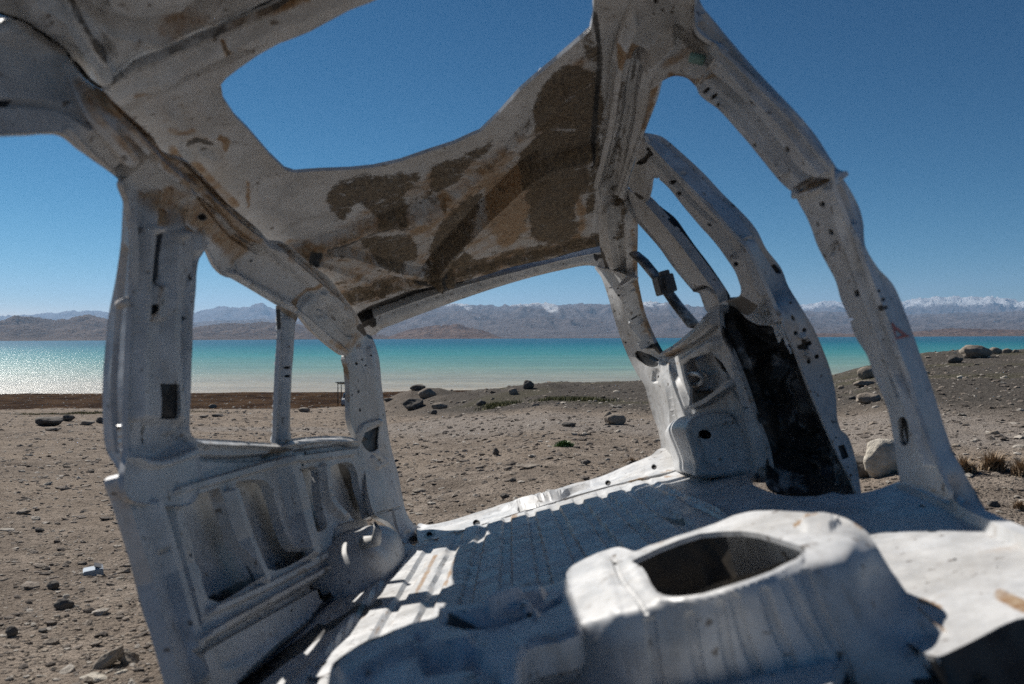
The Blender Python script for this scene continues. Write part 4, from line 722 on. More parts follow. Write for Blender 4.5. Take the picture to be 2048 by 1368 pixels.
cvc = [(1133, 1151, 'H', .105), (1235, 1097, 'H', .115), (1389, 1064, 'H', .12), (1502, 1026, 'H', .13), (1660, 1028, 'H', .13), (1747, 1090, 'H', .105), (1148, 1245, 'H', .10), (1240, 1222, 'H', .115), (1320, 1200, 'H', .12), (1461, 1172, 'H', .128), (1600, 1115, 'H', .132), (1700, 1100, 'H', .125),
       (1150, 1275, 'L', 1.20), (1320, 1235, 'L', 1.19), (1461, 1208, 'L', 1.18), (1600, 1160, 'L', 1.16), (1150, 1420, 'L', 1.19), (1400, 1420, 'L', 1.17), (1620, 1400, 'L', 1.14), (1300, 1560, 'L', 1.16), (1600, 1560, 'L', 1.12), (1050, 1560, 'L', 1.18),
       (1788, 1156, 'H', .06), (1839, 1218, 'H', .025), (1893, 1266, 'H', .0), (1850, 1300, 'H', -.01), (1780, 1400, 'L', 1.12), (1740, 1560, 'L', 1.12), (1740, 1260, 'H', .03), (1700, 1180, 'H', .085)]
hole_c = [(1264, 1126), (1275, 1116), (1317, 1095), (1360, 1079), (1399, 1067), (1440, 1063), (1481, 1062), (1515, 1067), (1553, 1077), (1585, 1087), (1608, 1095), (1612, 1101), (1594, 1121), (1570, 1132), (1542, 1146), (1500, 1162), (1461, 1174), (1409, 1190), (1375, 1195), (1348, 1195), (1330, 1193), (1314, 1184), (1302, 1167), (1294, 1150), (1285, 1136)]
ribs = []
for (a, b, c_, d_) in [(1575, 1165, 1640, 1300), (1530, 1185, 1580, 1320), (1470, 1200, 1520, 1360), (1440, 1215, 1480, 1400), (1380, 1235, 1420, 1420), (1300, 1245, 1330, 1420), (1610, 1150, 1690, 1330)]:
    ribs.append(('s', [(a, b), ((a+c_)/2-4, (b+d_)/2), (c_, d_), (c_+25, d_+150)], 14, -.006))
SCV = Combo(Surf(ctrl=[c for c in cvc if c[2] == 'H' and c[0] < 1895], lam=3e-4),
            Surf(ctrl=[(1148, 1248, 'H', .10), (1240, 1226, 'H', .113), (1320, 1203, 'H', .12), (1461, 1176, 'H', .128), (1620, 1128, 'H', .128), (1720, 1150, 'H', .10), (1000, 1500, 'L', 1.27), (1148, 1500, 'L', 1.26), (1320, 1500, 'L', 1.19), (1461, 1500, 'L', 1.17), (1640, 1500, 'L', 1.15), (1780, 1500, 'L', 1.10), (1880, 1500, 'L', 1.06), (1880, 1330, 'H', -.02)]))
cover = panel('engine_cover', cov_rear+front, SCV, VAN, holes=[hole_c, ell(1228, 1121, 4, 3)], step=6, thick=.01, box=False, base=(0, .04, 0), rim=(6, .003), gain=1., wob=.002, seam=.3,
      relief=ribs+[('s', [(1228, 1120), (1245, 1160), (1275, 1195), (1290, 1225)], 7, -.006), ('s', [(1258, 1118), (1290, 1170), (1320, 1200), (1400, 1198), (1500, 1165), (1600, 1120)], 10, .003), ('s', [(1200, 1110), (1215, 1160), (1235, 1230)], 14, .002), ('p', [(1610, 1036), (1650, 1030), (1680, 1045), (1660, 1060), (1600, 1058)], 5, .010)],
      mask=[('s', [(1590, 1050), (1610, 1042), (1635, 1034)], 7, (0, 1, .2)), ('s', [(1712, 1048), (1722, 1056)], 7, (0, 1, .2)), ('s', [(1205, 1220), (1230, 1150)], 30, (0, .14, 0)), ('s', [(1840, 1220), (1890, 1262)], 8, (0, .8, .2)), ('s', [(1150, 1200), (1145, 1240)], 10, (0, .4, 0))])
# skirt of the cover: rear side drop so the box is closed towards the cargo floor
Q = catmull(cov_rear[:-3], False, 8.); A = SCV.pos(Q); B = A.copy(); B[:, 2] = -.01; B[:, 1] += .015
n = len(Q); mesh_obj('cover_skirt', np.r_[A, B], [(i, i+1, n+i+1, n+i) for i in range(n-1)], PAINT, cover, True, {'mask': np.zeros((2*n, 3))})
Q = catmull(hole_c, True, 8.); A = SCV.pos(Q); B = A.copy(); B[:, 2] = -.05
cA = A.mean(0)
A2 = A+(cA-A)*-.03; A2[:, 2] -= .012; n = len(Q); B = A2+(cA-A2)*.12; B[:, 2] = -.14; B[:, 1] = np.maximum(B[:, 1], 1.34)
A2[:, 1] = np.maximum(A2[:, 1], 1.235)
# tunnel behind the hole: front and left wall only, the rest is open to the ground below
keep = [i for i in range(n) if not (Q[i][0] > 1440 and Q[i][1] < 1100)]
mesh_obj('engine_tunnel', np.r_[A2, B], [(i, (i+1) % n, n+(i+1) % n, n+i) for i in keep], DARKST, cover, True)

# raised front step left of the cover
st = [(655, 1345), (662, 1322), (690, 1296), (730, 1272), (800, 1248), (860, 1232), (930, 1212), (1000, 1190), (1060, 1172), (1110, 1160), (1136, 1150), (1150, 1200), (1160, 1260), (1060, 1290), (1040, 1340), (1060, 1620), (1060, 1620), (600, 1620), (600, 1620), (620, 1480), (645, 1400)]
stc = [(662, 1322, 'H', .13), (730, 1272, 'H', .14), (860, 1232, 'H', .135), (1000, 1190, 'H', .12), (1130, 1152, 'H', .10), (700, 1500, 'H', .14), (900, 1400, 'H', .14), (1000, 1600, 'H', .12), (1100, 1300, 'H', .11), (640, 1600, 'H', .13)]
stp = panel('front_step', st, Surf(ctrl=stc), VAN, step=8, thick=.05, box=True, base=(0, .05, 0), rim=(9, -.006),
      relief=[('s', [(880, 1225), (900, 1240), (960, 1230), (1040, 1200), (1080, 1190)], 12, .025), ('s', [(900, 1255), (1000, 1245), (1060, 1225), (1120, 1200)], 8, -.02), ('s', [(700, 1350), (760, 1310), (850, 1280), (920, 1290)], 30, .02), ('o', (845, 1290, 22, 12), .6, -.015), ('s', [(860, 1330), (950, 1320), (990, 1380)], 24, -.025), ('s', [(980, 1230), (1030, 1210), (1070, 1225)], 9, .018)],
      mask=[('s', [(890, 1252), (1000, 1246), (1060, 1226)], 8, (.2, 0, .9)), ('p', [(860, 1310), (990, 1320), (980, 1400), (880, 1390)], 12, (.1, 0, .45)), ('s', [(670, 1330), (700, 1290), (780, 1260)], 14, (.1, 0, .7))], wob=.004, gain=.7)
# small torn flap at the left of the step
panel('torn_flap', [(616, 1333), (622, 1322), (650, 1312), (668, 1300), (700, 1272), (712, 1270), (690, 1300), (668, 1318), (662, 1352), (640, 1354), (620, 1350), (626, 1340), (650, 1330), (655, 1322), (622, 1338)], Surf(floorF(.012)), VAN, step=5, thick=.004, box=False)

# ---- underbody: frame rails, rear axle stubs and rocker so that the shell rests on the ground
def vbox(name, c, s, mat=DARKST, parent=VAN, bev=.008):
    bm = bmesh.new(); addbox(bm, Matrix.Translation(c), *s, bev); return bmobj(name, bm, mat, parent)
for wx in (-.40, .46): vbox('frame_rail', (wx, 2.5, -.10), (.09, 2.9, .13))
for ly in (1.0, 2.15, 3.3): vbox('cross_member', (.03, ly, -.105), (.77, .09, .08))
vbox('sill_box', (-.70, 2.3, -.09), (.08, 2.6, .14), PAINT); vbox('sill_box', (.80, 1.6, -.09), (.1, 1.5, .14), PAINT)
# ================================================================== THE LAND
BZ = CAM_H-8.74; WZ = CAM_H-8.98                                               # lake level
SX = [-400, 700, 800, 950, 1100, 1330, 1660, 1850, 1960, 2048, 2400]
SS = [.078, .078, .070, .057, .0412, .040, .028, .002, -.001, -.003, -.003]
SD = [95, 95, 85, 70, 60, 60, 50, 45, 45, 45, 45]
def px_of(x, y): return CX+FPX*np.tan(np.clip(np.arctan2(x, np.maximum(y, 1e-6)), -.72, .72))
bumps = []
def terrain(x, y, detail=True):
    x = np.asarray(x, float); y = np.asarray(y, float)
    r = np.hypot(x, y); az = np.arctan2(x, y); azc = np.clip(az, -.72, .72)
    zc = r*np.cos(azc); px = CX+FPX*np.tan(azc)
    back = sstep(1.2, 2.4, np.abs(az))                         # behind the camera the slope climbs gently
    s = np.interp(px, SX, SS); D = np.interp(px, SX, SD)
    s = s*(1-1.6*back)
    s = s*sstep(0, 8, zc)+.055*(1-sstep(0, 8, zc))*(1-1.6*back)
    land = CAM_H-(1.0+s*zc)
    zD = CAM_H-(1.0+s*D)
    drop = np.maximum(zD-.16*np.maximum(zc-D, 0), BZ)
    sh = 129+9*(fbm(x*.05, y*.05, 3, 77)-.5)
    drop = np.where(zc > sh, BZ-.06*(zc-sh), drop)
    z = np.where((zc > D) & (back < .5), drop, land)
    for bx, by, br, bh in bumps: z = z+bh*np.exp(-(((x-bx)**2+(y-by)**2)/br**2))
    if detail:
        a = 1-sstep(128, 150, zc)*.6
        f = np.where(zc > 92, .22, 1.)
        z = z+a*f*((fbm(x*.16, y*.16, 4, 1)-.5)*.34*sstep(3, 22, zc)*(1+sstep(20, 50, zc)*.9)+(fbm(x*1.3, y*1.3, 4, 2)-.5)*(.085+.12*sstep(15, 45, zc))+(fbm(x*7, y*7, 3, 4)-.5)*.030+(fbm(x*24, y*24, 2, 6)-.5)*.010)
    return z
def camray(px, py):
    v = RW @ np.array([(px-CX)/FPX, -(py-CY)/FPX, -1.]); return v
def ground(px, py, detail=True):
    v = camray(px, py); ts = np.concatenate([np.linspace(1.2, 12, 500), np.linspace(12, 140, 1500)[1:]])
    X = v[0]*ts; Y = v[1]*ts; Z = CAM_H+v[2]*ts; d = Z-terrain(X, Y, detail); k = int(np.argmax(d < 0))
    if not (d < 0).any(): k = len(ts)-1
    return np.array([X[k], Y[k], Z[k] if k else Z[0]]), ts[k]
def _b(px, py, br, bh):
    p, t = ground(px, py, False); bumps.append((p[0], p[1], br, bh))
_b(835, 808, 3.0, 1.35); _b(900, 812, 3.4, .7); _b(1045, 795, 2.6, .5); _b(1330, 775, 5, .2)
# ground mesh: polar sheet around the camera
azs = np.concatenate([np.linspace(-math.pi, -.75, 60)[:-1], np.linspace(-.75, .75, 620), np.linspace(.75, math.pi, 60)[1:]])
rs = np.concatenate([[.02, .4, .8], np.exp(np.linspace(math.log(1.1), math.log(150), 540)), [170, 230]])
A, Rr = np.meshgrid(azs, rs); X = np.sin(A)*Rr; Y = np.cos(A)*Rr; Z = terrain(X, Y)
far_back = (Rr > 150); Z = np.where(far_back & (np.abs(A) < 1.2), WZ-2.5, Z)
# ground hidden beneath the shell is lifted to meet its frame
Pl = np.stack([X, Y, Z], -1)-VORG; vv = Pl @ VW
under = sstep(.25, .7, vv[..., 1])*(1-sstep(3.4, 3.75, vv[..., 1]))*(1-sstep(.5, .66, np.abs(vv[..., 0]-.04)))
zt = VORG[2]+VW[2, 1]*np.clip(vv[..., 1], 0, 4)+VW[2, 0]*np.clip(vv[..., 0], -.8, .9)-.165
HOLE = np.exp(-(((vv[..., 0]-.30)/.5)**2+((vv[..., 1]-1.5)/.6)**2))
Z = Z*(1-under)+np.maximum(Z, zt-.22*HOLE)*under
nr, na = A.shape
V = np.stack([X.ravel(), Y.ravel(), Z.ravel()], 1); F = [(i*na+j, i*na+j+1, (i+1)*na+j+1, (i+1)*na+j) for i in range(nr-1) for j in range(na-1)]
ZC = (Rr*np.cos(np.clip(A, -.72, .72))).ravel(); PXc = (CX+FPX*np.tan(np.clip(A, -.72, .72))).ravel()
APY = 673+FPX*(CAM_H-V[:, 2])/np.maximum(ZC, 1)                # slope angle seen from the shore road
mud = sstep(90, 97, ZC+9*(fbm(X.ravel()*.12, Y.ravel()*.12, 4, 9)-.5))*(np.abs(A.ravel()) < 1.3)
trp = [ground(a, b, False)[0] for a, b in [(300, 855), (780, 852), (1000, 853), (1250, 850), (1480, 853), (1700, 850), (1900, 862), (2300, 875)]]
d = np.full(len(V), 1e9)
for i in range(len(trp)-1):
    a = trp[i][:2]; b = trp[i+1][:2]; ab = b-a; t = np.clip(((V[:, :2]-a) @ ab)/(ab @ ab), 0, 1); d = np.minimum(d, np.linalg.norm(V[:, :2]-a-t[:, None]*ab, axis=1))
tw_ = 1.2+ZC*.035
track = (1-sstep(.4, 1.2, d/tw_))*(ZC < 80)
ztr = np.interp(PXc, *zip(*sorted((float(px_of(q[0], q[1])), float(q[1])) for q in trp)))
gravel = sstep(1.08, 1.5, ZC/ztr+.5*(fbm(X.ravel()*.25, Y.ravel()*.25, 4, 15)-.5))*sstep(600, 950, PXc)*(1-mud)
GM = np.stack([mud, track, gravel], 1)
t = NT('lake_shore_dirt'); co = geoco(t); mm = t.attr('mask')
big = t.noise(.35, 5, .6, co); med = t.noise(2.2, 6, .65, co); fine = t.noise(16, 5, .7, co); grit = t.noise(70, 3, .7, co)
vor = t.node('ShaderNodeTexVoronoi'); vor.inputs['Scale'].default_value = 34; t.l.new(co, vor.inputs['Vector']); vd_ = vor.outputs['Distance']; vc = t.node('ShaderNodeSeparateColor'); t.l.new(vor.outputs['Color'], vc.inputs[0])
c = t.mix(t.ramp(med, .35, .68), (.185, .153, .126), (.33, .278, .232))
c = t.mix(t.ramp(big, .4, .65, 0, .6), c, (.33, .27, .215))
c = t.mix(t.ramp(grit, .5, .62, 0, .5), c, (.12, .10, .085)); c = t.mix(t.ramp(fine, .52, .66, 0, .6), c, (.10, .083, .07))
c = t.mix(t.math('MULTIPLY', t.ramp(vc.outputs[0], .80, .86), t.ramp(vd_, .42, .30)), c, (.34, .30, .25))
c = t.mix(t.math('MULTIPLY', mm[2], .92), c, t.mix(t.ramp(fine, .35, .65), (.055, .051, .046), (.12, .110, .10)))
c = t.mix(t.math('MULTIPLY', t.math('MULTIPLY', mm[1], t.ramp(med, .3, .55, .35, 1)), .85), c, (.27, .24, .215))
c = t.mix(t.ramp(t.math('MULTIPLY', mm[2], t.noise(.12, 3, .5, co)), .52, .62, 0, .35), c, (.085, .085, .04))
mudc = t.mix(t.ramp(t.noise(.22, 6, .7, co), .35, .62), (.020, .010, .006), (.075, .045, .026))
c = t.mix(mm[0], c, mudc)
hgt = t.math('ADD', t.math('MULTIPLY', fine, 1.), t.math('MULTIPLY', grit, .4)); hgt = t.math('ADD', hgt, t.math('MULTIPLY', t.math('MULTIPLY', t.ramp(vc.outputs[0], .55, .6), t.ramp(vd_, .5, .2)), .8))
DIRT = t.fin(c, .95, t.bump(hgt, 1., .05), 0, .01)
g = mesh_obj('ground', V, F, DIRT, None, True, {'mask': GM}); tag(g, 'stony brown dirt sloping down to the lake', 'ground', kind='structure')
# lake
t = NT('lake_water'); geo = geoco(t); sep = t.node('ShaderNodeSeparateXYZ'); t.l.new(geo, sep.inputs[0])
ly = t.math('LOGARITHM', t.math('MAXIMUM', t.math('ADD', sep.outputs[1], t.math('MULTIPLY', t.math('SUBTRACT', t.noise(.006, 3, .5, geo), .5), 90)), 60), 10)
cr = t.node('ShaderNodeValToRGB'); t.l.new(t.ramp(ly, 2.08, 3.35), cr.inputs[0]); t.n[-1] if False else None
for q in t.n:
    if q.type == 'MAP_RANGE': q.interpolation_type = 'LINEAR'
E_ = cr.color_ramp.elements; E_[0].position = 0; E_[0].color = (.50, .41, .30, 1); E_[1].position = 1; E_[1].color = (.001, .075, .12, 1)
for p_, c_ in ((.10, (.40, .37, .28)), (.24, (.20, .33, .26)), (.42, (.06, .26, .235)), (.60, (.012, .17, .19)), (.72, (.003, .11, .145)), (.85, (.002, .085, .125))):
    e = E_.new(p_); e.color = (*c_, 1)
mp = t.node('ShaderNodeMapping'); mp.inputs['Scale'].default_value = (.35, 1.3, 1); t.l.new(geo, mp.inputs['Vector'])
w1 = t.noise(.55, 5, .62, mp.outputs[0]); w2 = t.noise(3.1, 4, .6, mp.outputs[0])
wv = t.math('ADD', w1, t.math('MULTIPLY', w2, .25))
streak = t.noise(.10, 4, .6, mp.outputs[0])
mp2 = t.node('ShaderNodeMapping'); mp2.inputs['Scale'].default_value = (.006, .05, 1); t.l.new(geo, mp2.inputs['Vector']); w3 = t.noise(1., 6, .7, mp2.outputs[0])
col = t.mix(t.ramp(w3, .38, .62, .0, .5), cr.outputs[0], t.mix(.45, cr.outputs[0], (.0, .05, .08)))
col = t.mix(t.ramp(w1, .35, .65, .0, .55), col, t.mix(.5, col, (.0, .03, .05)))
caps = t.math('MULTIPLY', t.ramp(w1, .64, .70), t.ramp(w2, .48, .6))
col = t.mix(t.math('MULTIPLY', caps, .85), col, (.62, .64, .62))
WATER = t.fin(col, .26, t.bump(wv, .45, 1.2), 0, .045)
lx = np.linspace(-3200, 3200, 41); lyy = np.concatenate([[60, 100, 140], np.linspace(200, 3560, 30)])
A, B = np.meshgrid(lx, lyy); V = np.stack([A.ravel(), B.ravel(), np.full(A.size, WZ)], 1); n = len(lx)
F = [(i*n+j, i*n+j+1, (i+1)*n+j+1, (i+1)*n+j) for i in range(len(lyy)-1) for j in range(n-1)]
lk = mesh_obj('lake', V, F, WATER); tag(lk, 'turquoise lake with small glittering waves', 'lake', kind='structure')
# pale foam line where the water meets the mud
# mountains ------------------------------------------------------------------
def mtn_mat(name, c1, c2, c3):
    t = NT(name); co = geoco(t); mm = t.attr('mask'); n1 = t.noise(.0035, 7, .65, co); n2 = t.noise(.02, 5, .7, co)
    c = t.mix(t.ramp(n1, .35, .65), c1, c2); c = t.mix(t.ramp(n2, .5, .7, 0, .6), c, c3)
    sn = t.math('ADD', mm[0], t.math('MULTIPLY', t.math('SUBTRACT', n2, .5), 1.6)); c = t.mix(t.ramp(sn, .46, .62), c, (.50, .51, .53))
    return t.fin(c, .95, t.bump(t.math('ADD', n1, t.math('MULTIPLY', n2, .3)), 1., 160), 0, .05)
def px_interp(prof, px):
    xs = [p[0] for p in prof]; ys = [p[1] for p in prof]; return np.interp(px, xs, ys)
def mountain(name, label, prof, D0, Dp, depth, mat, seed, px0, px1, nx=420, nv=70, rough=.28, snowf=None):
    """prof: skyline (photo px, y); foot at distance D0, crest at Dp"""
    px = np.linspace(px0, px1, nx); tv = np.linspace(0, 1, nv)
    PX, T = np.meshgrid(px, tv); az = np.arctan((PX-CX)/FPX)
    dist = D0+(Dp+depth-D0)*T; X = np.tan(az)*dist; Y = dist
    hor = 673-(PX-CX)*math.tan(ROLL)*-1*0+ (PX-CX)*math.tan(rad(-.27))
    crest = np.maximum(CAM_H+(hor-px_interp(prof, PX))/FPX*Dp-WZ, 2)
    u = (dist-D0)/(Dp-D0)
    body = np.where(u < 1, np.clip(u, 0, 1)**1.25, np.clip(1-(u-1)*1.3, 0, 1))
    k = 7.0/(Dp-D0)
    rn = fbm(X*k, Y*k*.5, 5, seed, True)-.62; fn = fbm(X*k*5, Y*k*4, 4, seed+9, True)-.6
    fade = np.clip(1-np.abs(u-1)/.25, 0, 1)
    z = crest*(body+(rn*rough*2.8+fn*.42)*np.clip(u*4, 0, 1)*body**.4*(1-fade*.85)+fade*fn*.16)
    z = np.where(u <= 0.001, -6, np.maximum(z, -3))
    V = np.stack([X.ravel(), Y.ravel(), (WZ+z).ravel()], 1)
    F = [(i*nx+j, i*nx+j+1, (i+1)*nx+j+1, (i+1)*nx+j) for i in range(nv-1) for j in range(nx-1)]
    m_ = np.zeros((len(V), 3))
    if snowf is not None: m_[:, 0] = snowf(PX, 673+(hor-673)-(z+WZ-CAM_H)/dist*FPX, u, z, crest).ravel()
    o = mesh_obj(name, V, F, mat, None, True, {'mask': m_}); return tag(o, label, 'mountains', kind='structure')
BR = mtn_mat('brown_rock', (.085, .062, .052), (.135, .10, .082), (.06, .047, .045))
RD = mtn_mat('red_rock', (.12, .078, .062), (.165, .115, .092), (.08, .056, .05))
GR = mtn_mat('grey_rock', (.105, .090, .092), (.155, .135, .135), (.07, .063, .07))
W_ = 500
mountain('near_hills', 'brown bare hills on the far left shore', [(-900, 650), (-500, 640), (-200, 645), (-60, 640), (0, 641), (28, 631), (60, 636), (110, 640), (170, 632), (215, 640), (260, 668), (300, 655), (340, 660), (385, 655), (430, 649), (480, 647), (520, 645), (570, 648), (640, 653), (690, 656), (730, 662), (790, 676), (830, 690)], 3500, 5200, 1500, BR, 21, -900, 830, 420)
mountain('red_hills', 'reddish low hills on the far shore', [(760, 680), (790, 669), (815, 660), (850, 654), (880, 650), (915, 648), (940, 655), (970, 662), (1000, 674), (1040, 682), (1200, 682), (1480, 682), (1540, 670), (1650, 666), (1720, 668), (1800, 665), (1850, 662), (1900, 656), (1960, 658), (2048, 660), (2300, 655), (2600, 668)], 3500, 4300, 900, RD, 33, 760, 2600, 420, 40)
def snow_mid(PX, py, u, z, cr): return .15*sstep(622, 608, py)*((PX > 860) & (PX < 1700))+.75*np.exp(-((PX-1045)/40)**2)*sstep(616, 608, py)+.9*np.exp(-((PX-1100-(py-612)*.6)/16)**2)*sstep(634, 622, py)+.7*np.exp(-((PX-930-(py-610)*.9)/12)**2)*sstep(626, 616, py)+.6*np.exp(-((PX-1300)/40)**2)*sstep(618, 610, py)+.45*np.exp(-((PX-900)/20)**2)*sstep(618, 610, py)
mountain('middle_range', 'wide grey purple mountain range with snow patches', [(300, 655), (400, 645), (520, 640), (560, 640), (620, 640), (680, 640), (740, 640), (800, 628), (850, 616), (880, 614), (905, 608), (950, 611), (1000, 610), (1040, 606), (1085, 606), (1120, 612), (1160, 610), (1220, 612), (1290, 606), (1340, 609), (1380, 614), (1440, 620), (1560, 618), (1640, 622), (1700, 626), (1800, 632), (1900, 628), (2048, 624), (2300, 630), (2700, 640)], 5200, 12500, 3500, GR, 47, 300, 2700, 620, 90, .22, snow_mid)
def snow_far(PX, py, u, z, cr): return sstep(.55, .95, z/np.maximum(cr, 1))*(.75*(PX > 1560)+.25*(PX < 700))+.2*sstep(626, 604, py)*(PX > 1780)
mountain('far_range', 'distant snow capped mountains', [(-900, 640), (-200, 636), (60, 632), (110, 626), (150, 622), (200, 624), (260, 632), (330, 630), (385, 628), (430, 619), (450, 616), (480, 619), (500, 614), (523, 608), (545, 621), (555, 618), (570, 621), (640, 628), (760, 640), (1500, 630), (1560, 616), (1600, 612), (1630, 606), (1660, 602), (1690, 607), (1740, 612), (1800, 606), (1840, 600), (1900, 595), (1940, 597), (1980, 594), (2048, 604), (2300, 600), (2700, 630)], 13000, 19500, 5000, GR, 61, -900, 2700, 700, 80, .22, snow_far)
# ------------------------------------------------------------------ rocks
def rock_mesh(seed, s, flat=.6, ang=.5, sub=3, noise_a=.22):
    bm = bmesh.new(); bmesh.ops.create_icosphere(bm, subdivisions=sub, radius=1); rnd = random.Random(seed)
    pl = []
    for _ in range(int(5+ang*10)):
        n = Vector((rnd.gauss(0, 1), rnd.gauss(0, 1), rnd.gauss(0, .8))).normalized(); pl.append((n, rnd.uniform(.62, .92)))
    off = Vector((seed*3.7, seed*1.3, 0))
    for v in bm.verts:
        p = v.co.copy()
        for n, d_ in pl:
            q = p.dot(n)
            if q > d_: p -= n*(q-d_)*ang*1.0 if ang < 1 else n*(q-d_)
        p *= 1+noise_a*mnoise.noise(p*1.3+off)+noise_a*.35*mnoise.noise(p*4+off)+noise_a*.12*mnoise.noise(p*11+off)
        v.co = (p.x*s[0]/2, p.y*s[1]/2, p.z*s[2]/2)
    return bm
def rock_mat(name, a, b, sc):
    t = NT(name); co = objco(t); n = t.noise(sc, 7, .65, co); n2 = t.noise(sc*6, 4, .7, co)
    c = t.mix(t.ramp(n, .35, .65), a, b); c = t.mix(t.ramp(n2, .55, .72, 0, .6), c, tuple(x*.45 for x in a))
    return t.fin(c, .9, t.bump(t.math('ADD', n, t.math('MULTIPLY', n2, .4)), .7, .04), 0, .2)
RK = {'dark': rock_mat('dark_stone', (.07, .063, .057), (.14, .125, .11), 4), 'mid': rock_mat('brown_stone', (.18, .15, .122), (.29, .25, .205), 4), 'pale': rock_mat('pale_stone', (.36, .325, .27), (.60, .55, .47), 7)}
def put_rock(px, py, w, h, kind, label, seed, ang=.5, group=None, name='rock', rz=0, tilt=0, deep=1.0):
    """px,py centre of the base line in the photo, w,h photo px"""
    p, t_ = ground(px, py); sc = t_/FPX; ww = w*sc; hh = h*sc*1.25
    bm = rock_mesh(seed, (ww, ww*deep*random.uniform(.6, .85), hh), ang=ang, sub=4 if w > 45 else 3)
    o = bmobj(name, bm, RK[kind], None, True)
    o.location = (p[0], p[1]+ww*.25, p[2]+hh*.32); o.rotation_euler = (rad(tilt*.3), rad(tilt), rad(rz))
    tag(o, label, 'rock', group or 'rocks lying on the shore'); return o
R_ = [(1780, 948, 86, 66, 'pale', 'large rounded white boulder between the two right pillars', 3, .35), (1742, 952, 88, 40, 'dark', 'dark flat rock lying in front of the white boulder', 5, .8),
 (1742, 806, 48, 20, 'mid', 'smooth brown oval stone above the white boulder', 8, .3), (1732, 772, 50, 12, 'mid', 'flat pale slab on the bank below the tilted rock', 9, .8), (1738, 757, 38, 22, 'mid', 'tilted brown rock at the water edge beside the right pillar', 10, .8),
 (1958, 716, 62, 26, 'mid', 'biggest boulder on top of the right bank', 12, .6), (1915, 726, 36, 14, 'dark', 'low dark boulder left of the biggest boulder on the bank', 13, .6), (1994, 708, 26, 13, 'mid', 'round boulder right of the biggest boulder on the bank', 14, .4), (2018, 706, 20, 9, 'mid', 'small boulder second from the right edge on the bank crest', 15, .5), (2034, 705, 12, 6, 'mid', 'smallest boulder at the right edge on the bank crest', 16, .5),
 (1232, 849, 46, 20, 'mid', 'brown two humped boulder beside the right tail pillar', 18, .4), (1218, 846, 20, 22, 'mid', 'small upright stone leaning on the two humped boulder', 19, .5), (1139, 853, 32, 9, 'dark', 'flat split rock left of the two humped boulder', 20, .9),
 (1057, 778, 22, 20, 'dark', 'pointed black rock on the gravel mound', 22, 1.), (1026, 789, 20, 13, 'mid', 'pale round stone left of the pointed black rock', 23, .4), (853, 797, 38, 20, 'mid', 'round grey boulder on top of the gravel heap', 25, .3), (835, 780, 34, 12, 'dark', 'dark flat stone on the crest of the gravel heap', 26, .8),
 (826, 819, 46, 22, 'dark', 'dark jagged rock at the foot of the gravel heap', 27, .9), (878, 819, 34, 13, 'mid', 'grey boulder right of the dark jagged rock', 28, .4), (867, 829, 15, 9, 'dark', 'small dark stone in front of the gravel heap boulders', 29, .6), (962, 812, 20, 14, 'dark', 'dark block beside the green patch', 30, .9), (776, 803, 18, 8, 'dark', 'small black stone at the left of the gravel heap', 31, .8),
 (992, 910, 15, 14, 'dark', 'small black cube shaped stone near the weed', 33, 1.), (1009, 997, 20, 10, 'dark', 'black stone on the dirt close to the tail sill', 34, .9), (1172, 930, 24, 10, 'dark', 'dark low stone right below the weed', 35, .9), (1026, 964, 14, 8, 'dark', 'triangular black stone in the middle of the dirt', 36, 1.), (1060, 938, 60, 7, 'mid', 'long row shaped shard of stone below the weed', 37, .9), (838, 986, 30, 10, 'mid', 'flat grey stone beside the left tail pillar', 38, .9),
 (90, 853, 60, 20, 'dark', 'large black flat rock on the left shore', 40, .8), (131, 842, 28, 12, 'dark', 'smaller black rock behind the large black one', 41, .8), (98, 862, 30, 7, 'mid', 'pale flat stone in front of the large black rock', 42, .8), (170, 851, 34, 10, 'mid', 'pale stone slab touching the black stone by the left pillar', 43, .8), (198, 846, 18, 12, 'dark', 'black stone right against the left pillar', 44, .7),
 (434, 834, 30, 6, 'dark', 'long dark stone framed by the left window', 46, .8), (404, 835, 24, 5, 'mid', 'low brown stone left of the long dark stone', 47, .8), (424, 816, 18, 8, 'mid', 'brown stone at the mud edge inside the left window', 48, .5), (606, 824, 26, 9, 'mid', 'grey stone just right of the window divider', 49, .6),
 (124, 1220, 36, 22, 'dark', 'small dark square stone on the left foreground dirt', 51, .7), (102, 1178, 30, 14, 'dark', 'dark stone above the square stone on the left', 52, .8), (76, 1115-50, 20, 9, 'dark', 'tiny dark stone on the far left dirt', 53, .9), (40, 758+270, 30, 8, 'mid', 'thin pale shard near the left border', 54, .9), (130, 1198, 15, 9, 'pale', 'little pale pebble just above the dark square stone', 55, .5), (195, 1004+130, 18, 7, 'mid', 'tan pebble behind the blue carton', 56, .7),
 (20, 1275, 26, 20, 'dark', 'dark stone at the left border of the foreground', 57, .8), (82, 1268, 22, 9, 'dark', 'low black pebble left of the rubble', 58, .8), (1352+640, 870, 20, 10, 'mid', 'grey stone on the right track', 60, .6), (1922, 757, 14, 6, 'pale', 'white stone on the right bank slope', 61, .6), (1684, 778, 14, 7, 'mid', 'small brown stone between the right pillars', 62, .7), (1705, 800, 16, 8, 'dark', 'little dark stone left of the smooth oval stone', 63, .7), (1990, 1015, 26, 12, 'dark', 'dark stone at the lower right border', 64, .8), (1915, 834+60, 20, 6, 'mid', 'flat stone left of the dry shrubs', 65, .8)]
for q in R_: put_rock(q[0], q[1], q[2], q[3], q[4], q[5], q[6], q[7])
